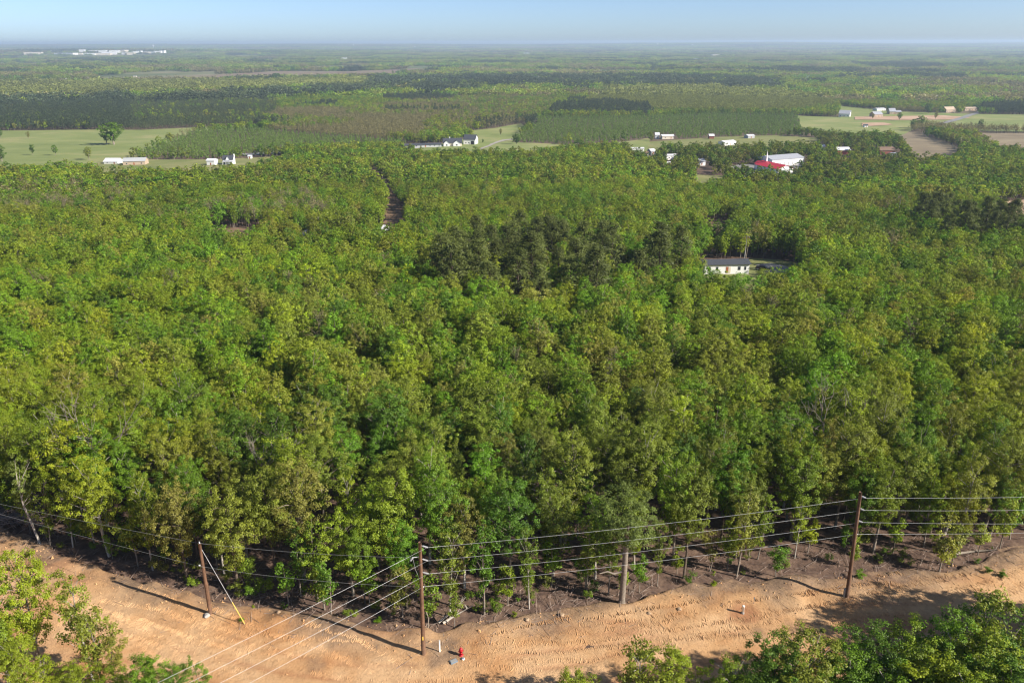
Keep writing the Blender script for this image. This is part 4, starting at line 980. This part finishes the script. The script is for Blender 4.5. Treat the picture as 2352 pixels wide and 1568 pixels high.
# cars
def car(name, loc, rz, paint, label):
    t = empty(name, loc, rz); L, W = 4.5, 1.75
    prof = [(-2.25, .35), (-2.25, .8), (-2.0, .92), (-1.1, .98), (1.0, 1.0), (2.05, .92), (2.25, .75), (2.25, .35)]
    def extr(prof, w0, w1, z_split):
        n = len(prof); v = [(x, -(w0 if z < z_split else w1) / 2, z) for x, z in prof] + [(x, (w0 if z < z_split else w1) / 2, z) for x, z in prof]
        return MB().add(v, [tuple(range(n)), tuple(reversed(range(n, 2 * n)))] + [(i, (i + 1) % n, n + (i + 1) % n, n + i) for i in range(n)])
    extr(prof, W, W - .1, .9).build('body', paint, t)
    extr([(-1.75, .97), (-1.15, 1.4), (.55, 1.42), (1.2, .99)], W - .15, W - .35, 1.2).build('windows', M_GLASS, t)
    extr([(-1.2, 1.405), (-1.1, 1.46), (.45, 1.48), (.58, 1.425)], W - .33, W - .38, 1.44).build('roof', paint, t)
    for sx_ in (-1.4, 1.4):
        for sy_ in (-1, 1):
            wv = MB().tube([(sx_, sy_ * .68, .33), (sx_, sy_ * .9, .33)], .33, 14).build('wheel', M_TYRE, t)
            MB().tube([(sx_, sy_ * .9, .33), (sx_, sy_ * .91, .33)], .18, 10).build('rim', M_GREYW, wv)
    for sy_ in (-.6, .6): MB().box(2.2, 2.265, sy_ - .2, sy_ + .2, .62, .76).build('headlight', M_TINROOF, t)
    return tag(t, label, 'car')
q = hit(1752, 622); car('parked_car', q + Vector((0, 0, .35)), R(-28), M_CARP, 'dark plum car parked by the white mobile home')
q = hit(1757, 401); car('parked_car', q + Vector((0, 0, .6)), R(-40), M_CARW, 'white car parked beside the red roofed church')

# town and water towers far off
gt = np.random.default_rng(9)
TOWNP = [(-20, 121, 12), (28, 119, 12), (75, 126, 30), (95, 118, 14), (120, 119, 10), (146, 127, 42), (178, 126, 16), (188, 120, 10), (205, 127, 22), (215, 120, 18), (228, 127, 40), (250, 126, 26), (262, 122, 18), (235, 121, 14), (275, 121, 22),
         (288, 126, 14), (310, 123, 12), (318, 121, 10), (336, 123, 16), (352, 123, 10), (362, 122, 14), (372, 122, 10), (300, 127, 14), (392, 114, 8), (430, 113, 10), (445, 117, 12), (470, 118, 18), (490, 118, 16), (505, 118, 10), (520, 117, 10), (560, 115, 8),
         (620, 141, 8), (790, 140, 10), (1060, 122, 12), (1135, 124, 10), (1158, 123, 12), (1210, 127, 12), (1412, 144, 14), (1430, 145, 10), (1600, 142, 10), (1855, 180, 8), (2026, 168, 6), (310, 182, 6), (200, 185, 5), (150, 186, 5), (1088, 159, 6), (1645, 132, 16)]
for i, (a, b, wpx) in enumerate(TOWNP):
    q = hit(a, b); dist = (q - Vector(CC)).length; L = wpx / FPX * dist; hh = gt.uniform(11, 19) * (1.2 if dist > 5000 else .6); D = min(L * .7, 60)
    t = empty('town_building', (q.x, q.y, q.z - 1), gt.uniform(-.25, .25))
    wmx = [M_WHITE, M_WHITE, M_CREAM, M_TINROOF][i % 4]
    MB().box(-L / 2, L / 2, 0, D, 0, hh).build('wall', wmx, t); MB().box(-L / 2 - .4, L / 2 + .4, -.4, D + .4, hh, hh + .8).build('roof', M_TINROOF, t)
    nd = 3
    for k in range(nd): MB().box(-L / 2 + (k + .35) * L / nd, -L / 2 + (k + .65) * L / nd, -.12, .02, 1, 4.5).build('loading_door', M_GREYW, t)
    far = b < 131
    rank = sorted(range(len(TOWNP)), key=lambda k_: TOWNP[k_][0]); rank = [k_ for k_ in rank if (TOWNP[k_][1] < 131) == far].index(i)
    size = 'long' if wpx > 20 else ('small' if wpx < 11 else 'mid sized')
    tone = ['white', 'white', 'cream', 'pale grey'][i % 4]
    tag(t, '%s %s flat roofed building in the hazy far town, %s from the left' % (size, tone, ORD[rank]) if far else '%s %s building alone in the hazy far woods, %s from the left' % (size, tone, ORD[rank]), 'building', 'pale buildings of the far town' if far else 'lone pale buildings in the far woods')
for i, (a, b, htop, lab) in enumerate([(353, 113, 62, 'tall white water tower over the far town at left'), (812, 108, 48, 'white water tower on the horizon left of the middle'), (778, 108, 36, 'small water tower beside a taller one on the horizon'), (953, 113, 42, 'white water tower on the plain near the middle'),
                                       (1510, 106, 46, 'pale water tower on the horizon right of the middle'), (1590, 108, 38, 'small water tower on the horizon at right')]):
    q = hit(a, b); t = empty('water_tower', (q.x, q.y, q.z)); s = htop
    MB().lathe([(s * .13, 0), (s * .07, s * .1), (s * .06, s * .62), (s * .1, s * .7)], 12).build('stem', M_WHITE, t, True)
    MB().lathe([(s * .1, s * .68), (s * .2, s * .75), (s * .22, s * .84), (s * .18, s * .94), (s * .06, s)], 14).build('tank', M_WHITE, t, True)
    tag(t, lab, 'water tower')

# ------------------------------------------------------------------ utility poles and wires
PL = at_z(484, 1412, 0); PM = at_z(973, 1503, 0); PR = at_z(1945, 1372, 0)
def pole(loc, h, r0, r1, lean, label):
    t = empty('utility_pole', (loc.x, loc.y, dirt_z(loc.x, loc.y) - .1)); n = 6
    mb = MB(); mb.tube([(lean[0] * k / n, lean[1] * k / n, h * k / n) for k in range(n + 1)], [r0 + (r1 - r0) * k / n for k in range(n + 1)], 12); mb.build('pole_shaft', M_POLE, t, True)
    return tag(t, label, 'utility pole')
WZ = [10.5, 9.25, 8.0, 6.85]
HM, HR, HL = 11.1, 11.2, 7.5
leanM, leanR, leanL = (.16, 0), (-.42, 0), (.05, 0)
poleM = pole(PM, HM, .19, .13, leanM, 'tall brown wooden utility pole beside the red fire hydrant')
poleR = pole(PR, HR, .19, .13, leanR, 'tall leaning wooden utility pole beside the dappled road shadows')
poleL = pole(PL, HL, .18, .13, leanL, 'short brown wooden pole with a guy wire left of the others')
def wire_pts(p, lean, H, off=.55):
    z0 = p.z; out = []
    for i, z in enumerate(WZ):
        f = z / H; o = off if i < 3 else .17
        out.append(Vector((p.x + lean[0] * f + o * .96, p.y + lean[1] * f + o * .3, z)))
    return out
for t, ln, H, p in ((poleM, leanM, HM, PM), (poleR, leanR, HR, PR)):
    for i, z in enumerate(WZ):
        f = z / H; x0 = ln[0] * f
        if i < 3:
            mb = MB(); mb.tube([(x0 + .1, .03, z + .28), (x0 + .52, .16, z + .03)], .035, 8); br = mb.build('standoff_bracket', M_WIRE2, t)
            mi = MB()
            for k in range(5):
                a = Vector((x0 + .2, .06, z + .22)).lerp(Vector((x0 + .52, .16, z + .03)), k / 4.0); b2 = a + Vector((.03, .01, -.018)); mi.tube([a, b2], .075, 8)
            mi.build('insulator', M_PORC, br, True)
        else:
            MB().tube([(x0 + .08, .0, z), (x0 + .19, .05, z)], .06, 8).build('neutral_clamp', M_PORC, t)
# service arm and cut-out on the middle pole
f = 9.9 / HM; x0 = leanM[0] * f
ar = MB().tube([(x0 - .1, 0, 9.75), (x0 - .62, -.05, 9.72)], .035, 8).build('service_arm', M_ALU, poleM)
mi = MB()
for k in range(4): mi.tube([(x0 - .6 - .05 * k, -.05, 9.7 - .07 * k), (x0 - .63 - .05 * k, -.05, 9.66 - .07 * k)], .08, 8)
mi.build('insulator', M_PORC, ar, True)
MB().tube([(x0 - .6, -.05, 9.65), (x0 - .45, -.05, 8.6), (x0 - .12, -.05, 7.6)], .014, 5).build('drop_lead', M_WIRE2, poleM)
MB().box(-.06 + leanM[0] * .2, .06 + leanM[0] * .2, -.215, -.185, 1.7, 2.05).build('pole_tag', M_YEL, poleM)
MB().tube([(0.05, 0, HL - .12), (0.05, 0, HL + .16)], [.07, .05], 8).build('top_insulator', M_PORC, poleL); MB().tube([(-.12, -.12, 5.35), (-.25, -.16, 5.35)], .06, 8).build('side_insulator', M_PORC, poleL)
MB().tube([(0.03, .0, 1.2), (.04, 0, 3.4)], .185, 10).build('pole_band', M_POLE, poleL)
def span(mb, a, b, sag, r, n=22):
    pts = []
    for k in range(n + 1):
        u = k / n; p = a.lerp(b, u); p.z -= 4 * sag * u * (1 - u); pts.append(p)
    mb.tube(pts, r, 6)
wm_, wr_ = wire_pts(PM, leanM, HM), wire_pts(PR, leanR, HR)
LEFTPX = [(352, 1568), (425, 1568), (497, 1568), (566, 1568)]; RIGHTPX = [(2352, 1138), (2352, 1168), (2352, 1199), (2352, 1220)]
WN = ['topmost', 'second highest', 'third highest', 'lowest']
for i in range(4):
    mb = MB()
    dl = at_z(LEFTPX[i][0], LEFTPX[i][1], WZ[i] - .35) - wm_[i]; e = wm_[i] + Vector((dl.x, dl.y, 0)) * 2.6; e.z = WZ[i] + .1
    span(mb, wm_[i], e, .55, .0075)
    span(mb, wm_[i], wr_[i], .30, .0075)
    dr = at_z(RIGHTPX[i][0], RIGHTPX[i][1], WZ[i] - .1) - wr_[i]; e = wr_[i] + Vector((dr.x, dr.y, 0)) * 2.2; e.z = WZ[i]
    span(mb, wr_[i], e, .25, .0075)
    tag(mb.build('power_wire', M_ALU, None, True), '%s of the four bright power wires crossing the clearing' % WN[i], 'wire', 'power wires along the road')
pt = Vector((PL.x + .05, PL.y, HL + .1)); ps_ = Vector((PL.x - .2, PL.y - .16, 5.35))
for (p0, lpx, lz, rz_, end, lab, sg) in ((pt, (0, 1154), 7.3, None, Vector((PM.x + x0 - .6, PM.y - .05, 9.7)), 'thin upper service wire over the short left pole', .25), (ps_, (0, 1176), 5.2, None, Vector((PM.x + .1, PM.y, 6.85)), 'thin lower service wire clamped on the short left pole', .35)):
    mb = MB(); d_ = at_z(lpx[0], lpx[1], lz) - p0; e = p0 + d_ * 2.0; e.z = lz
    span(mb, p0, e, .3, .009); span(mb, p0, end, sg, .009)
    tag(mb.build('service_wire', M_WIRE2, None, True), lab, 'wire')
GA = at_z(563, 1436, 0); GA.z = dirt_z(GA.x, GA.y)
t = empty('guy_wire', (GA.x, GA.y, GA.z)); top = Vector((PL.x + .15, PL.y, HL - .5)) - GA
MB().tube([(0, 0, 0), top], .016, 6).build('strand', M_ALU, t); MB().tube([top.normalized() * .05, top.normalized() * 2.3], .035, 8).build('guard_sleeve', M_YEL, t)
tag(t, 'guy wire with yellow guard running from the short left pole', 'guy wire')

# poles standing in the distance
for a, b, h, lab in ((1211, 610, 13, 'pale utility pole rising from the mid forest behind the dark pines'), (1709, 604, 9.5, 'thin pole with a lamp behind the white mobile home'), (2812, 600, 11, ''), (2058, 520, 14, 'grey utility pole amid the forest at right'), (1845, 386, 11, 'thin pole at the end of the white metal hall')):
    if not lab: continue
    q = hit(a, b); t = empty('distant_pole', q)
    MB().tube([(0, 0, -.5), (0, 0, h)], [.16, .11], 8).build('pole_shaft', M_CONC, t, True); MB().box(-1.1, 1.1, -.06, .06, h - .9, h - .75).build('crossarm', M_POLE, t)
    for xx in (-.95, 0, .95): MB().tube([(xx, 0, h - .75), (xx, 0, h - .5)], .05, 6).build('insulator', M_PORC, t)
    tag(t, lab, 'utility pole')

# hydrant, posts, pipe
def hydrant(loc):
    t = empty('fire_hydrant', loc, R(20))
    MB().lathe([(.20, -.1), (.20, .03), (.15, .05), (.15, .07)], 16).build('base_flange', M_HYD, t, True)
    MB().lathe([(.125, .07), (.125, .50), (.165, .52), (.165, .56)], 16).build('barrel', M_HYD, t, True)
    MB().lathe([(.16, .56), (.155, .62), (.11, .71), (.05, .75), (.045, .80), (.03, .81)], 16).build('bonnet', M_HYD, t, True)
    for a in (0, 180, -90):
        d = Vector((math.cos(R(a)), math.sin(R(a)), 0)); r = .055 if a != -90 else .075
        MB().tube([d * .11 + Vector((0, 0, .42)), d * .21 + Vector((0, 0, .42))], r, 12).build('nozzle_cap', M_HYD, t, True)
    return tag(t, 'red fire hydrant standing right of the middle pole', 'hydrant')
hydrant((HYD.x, HYD.y, dirt_z(HYD.x, HYD.y)))
q = at_z(1010.6, 1499, 0); t = empty('marker_post', (q.x, q.y, dirt_z(q.x, q.y)), .4)
MB().box(-.05, .05, -.018, .018, -.2, 1.08).build('post', M_PVC, t); MB().box(-.06, .06, -.03, .03, 1.08, 1.2).build('post_cap', M_GREYW, t); tag(t, 'white marker post between the middle pole and the hydrant', 'marker post')
q = at_z(1064, 1516, 0); t = empty('valve_cover', (q.x, q.y, dirt_z(q.x, q.y))); MB().lathe([(.13, -.1), (.13, .1), (.09, .12)], 14).build('valve_ring', M_PVC, t); MB().lathe([(.08, .12), (.08, .14)], 12).build('valve_lid', M_BLUE, t); tag(t, 'small pale valve cover at the foot of the hydrant', 'valve cover')
q = at_z(1042, 1521, 0); t = empty('meter_box', (q.x, q.y, dirt_z(q.x, q.y)), .5); MB().box(-.3, .3, -.2, .2, -.1, .1).build('box_body', M_BLUE, t); MB().box(-.26, .26, -.16, .16, .1, .125).build('box_lid', M_WIRE2, t); tag(t, 'blue grey meter box set in the dirt before the hydrant', 'meter box')
t = empty('white_pipe', (PIPE.x, PIPE.y, dirt_z(PIPE.x, PIPE.y)), 0); MB().lathe([(.10, -.2), (.10, .72), (.12, .73), (.12, .82), (.1, .84)], 16).build('pipe', M_PVC, t, True); MB().lathe([(.14, -.1), (.14, .12)], 14).build('pipe_collar', M_CONC, t); tag(t, 'white upright pipe in a ring of dark red soil', 'pipe')
q = at_z(1938, 1371, 0); t = empty('stub_post', (q.x, q.y, dirt_z(q.x, q.y))); MB().lathe([(.12, -.2), (.11, .85), (.06, .95)], 10).build('post', M_CONC, t); tag(t, 'short grey stub post at the foot of the right pole', 'post')
q = at_z(1731, 1388, 0); t = empty('survey_stake', (q.x, q.y, dirt_z(q.x, q.y))); MB().box(-.03, .03, -.012, .012, -.1, .75).build('stake', M_TWIG, t); MB().box(-.05, .05, -.02, .02, .55, .66).build('ribbon', M_BLUE, t); tag(t, 'thin survey stake right of the white pipe', 'stake')
q = at_z(476, 1417, 0); gr = np.random.default_rng(3)
def rock(loc, r, m, label):
    bm = bmesh.new(); bmesh.ops.create_icosphere(bm, subdivisions=2, radius=r)
    for v in bm.verts: v.co *= 1 + gr.uniform(-.22, .22); v.co.z *= .6
    me = bpy.data.meshes.new('rock'); bm.to_mesh(me); bm.free(); me.materials.append(m); o = link('rock', me); o.location = loc; return tag(o, label, 'rock')
rock((q.x, q.y, dirt_z(q.x, q.y) + .05), .3, M_CONC, 'grey rock at the foot of the short left pole')
for a, b, r, lab in ((1490, 1412, .2, 'pale rock on the tread marked dirt below the forest edge'), (1290, 1415, .26, 'tan boulder at the dirt edge right of the middle pole'), (1210, 1432, .24, 'tan rock below the fallen logs'), (640, 1412, .2, 'tan rock at the shaded dirt edge right of the short pole'), (1560, 1402, .22, 'small pale rock below the stout trunked tree')):
    q = at_z(a, b, 0); rock((q.x, q.y, dirt_z(q.x, q.y) + .03), r, M_ROCK, lab)
# fallen pale trunks by the middle pole, brush and logs at left
def log(pts, r0, r1, label, m=M_PALE, tw=6):
    t = empty('fallen_log', pts[0]); o = Vector(pts[0]); P = [Vector(p) - o for p in pts]
    mb = MB(); mb.tube(P, [r0 + (r1 - r0) * k / (len(P) - 1) for k in range(len(P))], 8); mb.build('trunk', m, t, True)
    for k in range(tw):
        u = random.uniform(.35, 1); i = min(int(u * (len(P) - 1)), len(P) - 2); s0 = P[i].lerp(P[i + 1], u * (len(P) - 1) - i)
        MB().tube([s0, s0 + Vector((random.uniform(-.5, .9), random.uniform(-.2, .8), random.uniform(.1, .8)))], [.035, .012], 5).build('branch', m, t, True)
    return tag(t, label, 'fallen log')
a, b = at_z(1008, 1428, .15), at_z(1048, 1396, 1.5); log([a, a.lerp(b, .5), b, b + Vector((.8, .9, .5))], .11, .04, 'upper of two pale fallen logs right of the middle pole')
a, b, c_ = at_z(1018, 1430, .15), at_z(1046, 1412, .6), at_z(1086, 1390, 1.2); log([a, b, c_], .12, .04, 'lower of two pale fallen logs right of the middle pole')
for k, (a, b, c2, d2, lab) in enumerate([((2, 1196), .2, (60, 1180), .5, 'grey log at the top of the left brush heap'), ((-30, 1186), .3, (50, 1192), .3, 'grey log at the front of the left brush heap'), ((35, 1178), .5, (95, 1200), .3, 'grey log pointing from brush heap to the bare trunk'),
                                         ((2190, 1272), .2, (2290, 1262), .2, 'dark log lying in shade at the right forest edge')]):
    log([at_z(*a, b), (at_z(*a, b) + at_z(*c2, d2)) / 2 + Vector((0, 0, .1)), at_z(*c2, d2)], .13, .06, lab, M_BARK, 5)
# leaning pale bare trunk at the left edge of the wood
q = at_z(92, 1246, 0); t = empty('leaning_tree', (q.x, q.y, 0)); mb = MB(); mb.tube([(0, 0, -.2), (-.5, .2, 2.2), (-1.1, .5, 4.2), (-1.3, .8, 7), (-1.2, 1, 9)], [.12, .11, .09, .06, .03], 8)
for k in range(9): mb.tube([(-1.1, .5, 4 + .3 * k), (-1.1 + random.uniform(-.3, 1.6), .5 + random.uniform(-.8, .8), 5.2 + .45 * k)], [.04, .012], 5, False)
mb.build('trunk', M_PALE, t, True); cr = link('crown', SPARSE[1][0], t); cr.location = (-1.2, .8, 1.6); cr.scale = (.7, .7, .9); cr['tint'] = [.12, .15, .03]
tag(t, 'leaning pale trunked tree beside the left brush heap', 'tree')

# low green weeds on the dirt edge
WD = [(428, 1330, .30, 'small lime weed clump in the shade left of the short pole'), (556, 1428, .22, 'green weed tuft at the foot of the guy wire'), (580, 1398, .2, 'pale weed tuft right of the guy wire'), (870, 1428, .3, 'low green shrub at the dirt edge left of the middle pole'),
      (1974, 1328, .42, 'round green shrub right of the leaning right pole'), (2270, 1318, .34, 'small green shrub on the far right road bank'), (2300, 1326, .38, 'dark green shrub at the right end of the road bank'), (2245, 1292, .3, 'small dark shrub below the right tree trunks'),
      (1180, 1415, .25, 'thin weed on the bank right of fallen logs'), (1640, 1345, .3, 'low weed below the right forest edge')]
for i, (a, b, s, lab) in enumerate(WD):
    q = at_z(a, b, 0); t = empty('low_shrub', (q.x, q.y, dirt_z(q.x, q.y) - 1.25 * s * .5), i * 1.1); t.scale = (s * 1.25, s * 1.25, s * .5)
    c = link('foliage', SAPL[i % 3][0], t); c['tint'] = [float(v) for v in PAL[[6, 2, 0, 2, 2, 3, 3, 3, 4, 0][i]]]; tag(t, lab, 'shrub', 'low shrubs on the road bank')

# clods and twigs strewn over the clearing
gd = np.random.default_rng(31)
def strew(n, f): return f(n)
cv, cf = [], []
N_ = 1700
xs_ = gd.uniform(-58, 58, N_); dd = np.abs(gd.normal(0, 4.5, N_)) + .2; ys_ = yE(xs_) - dd
for xx, yy in zip(xs_, ys_):
    if yy < 30: continue
    r = gd.gamma(2.0, .022) + .015; zz = dirt_z(xx, yy); b = len(cv); an = gd.uniform(0, 6.28)
    for k in range(4): cv.append((xx + r * math.cos(an + k * 1.57) * gd.uniform(.7, 1.3), yy + r * math.sin(an + k * 1.57) * gd.uniform(.7, 1.3), zz - .02))
    cv.append((xx + gd.normal(0, r * .2), yy, zz + r * gd.uniform(.6, 1.2)))
    cf += [(b + k, b + (k + 1) % 4, b + 4) for k in range(4)]
me = mesh_from('soil_clods', cv, cf, [M_DIRT]); tag(link('soil_clods', me), 'loose clods of orange soil strewn over the clearing', 'soil', None, 'stuff')
mb = MB(); N_ = 2600
xs_ = gd.uniform(-58, 58, N_); dd = gd.normal(-.8, 2.2, N_)
for xx, de_ in zip(xs_, dd):
    if fbm(xx / 4, 0.0, 55, 2) < -.15 and gd.uniform() < .7: continue
    yy = float(yE(xx)) - de_; L = gd.gamma(2, .3) + .15; an = gd.uniform(0, 3.14); zz = dirt_z(xx, yy) if de_ > 0 else 0.02
    a = Vector((xx, yy, zz + .02)); b = a + Vector((math.cos(an) * L, math.sin(an) * L, abs(gd.normal(0, .12)))); mb.tube([a, b], [.022, .008], 3, False)
tag(mb.build('brush_debris', M_TWIG), 'dead twigs and brush littering the forest edge', 'brush', None, 'stuff')
mb = MB()
for k in range(520):
    q = at_z(gd.uniform(-60, 90), gd.uniform(1150, 1208), 0); L = gd.uniform(.6, 2.6); an = gd.normal(0, .7); a = Vector((q.x, q.y, gd.uniform(0, .9)))
    mb.tube([a, a + Vector((math.cos(an) * L, math.sin(an) * L, gd.normal(0, .25)))], [.03, .01], 4, False)
tag(mb.build('brush_heap', M_TWIG), 'grey heap of dead branches at the left clearing edge', 'brush heap')

# ------------------------------------------------------------------ haze
hz = bpy.data.materials.new('haze_air'); hz.use_nodes = True; hz.node_tree.nodes.clear()
vo = hz.node_tree.nodes.new('ShaderNodeVolumePrincipled'); vo.inputs['Color'].default_value = (.64, .81, 1.0, 1); vo.inputs['Density'].default_value = 0.95e-4; vo.inputs['Anisotropy'].default_value = .15
ho = hz.node_tree.nodes.new('ShaderNodeOutputMaterial'); hz.node_tree.links.new(vo.outputs[0], ho.inputs['Volume'])
o = MB().box(-23500, 23500, -23500, 23500, -110, 75).build('haze', hz); tag(o, 'thin blue haze filling the air over the plain', None, None, 'stuff')
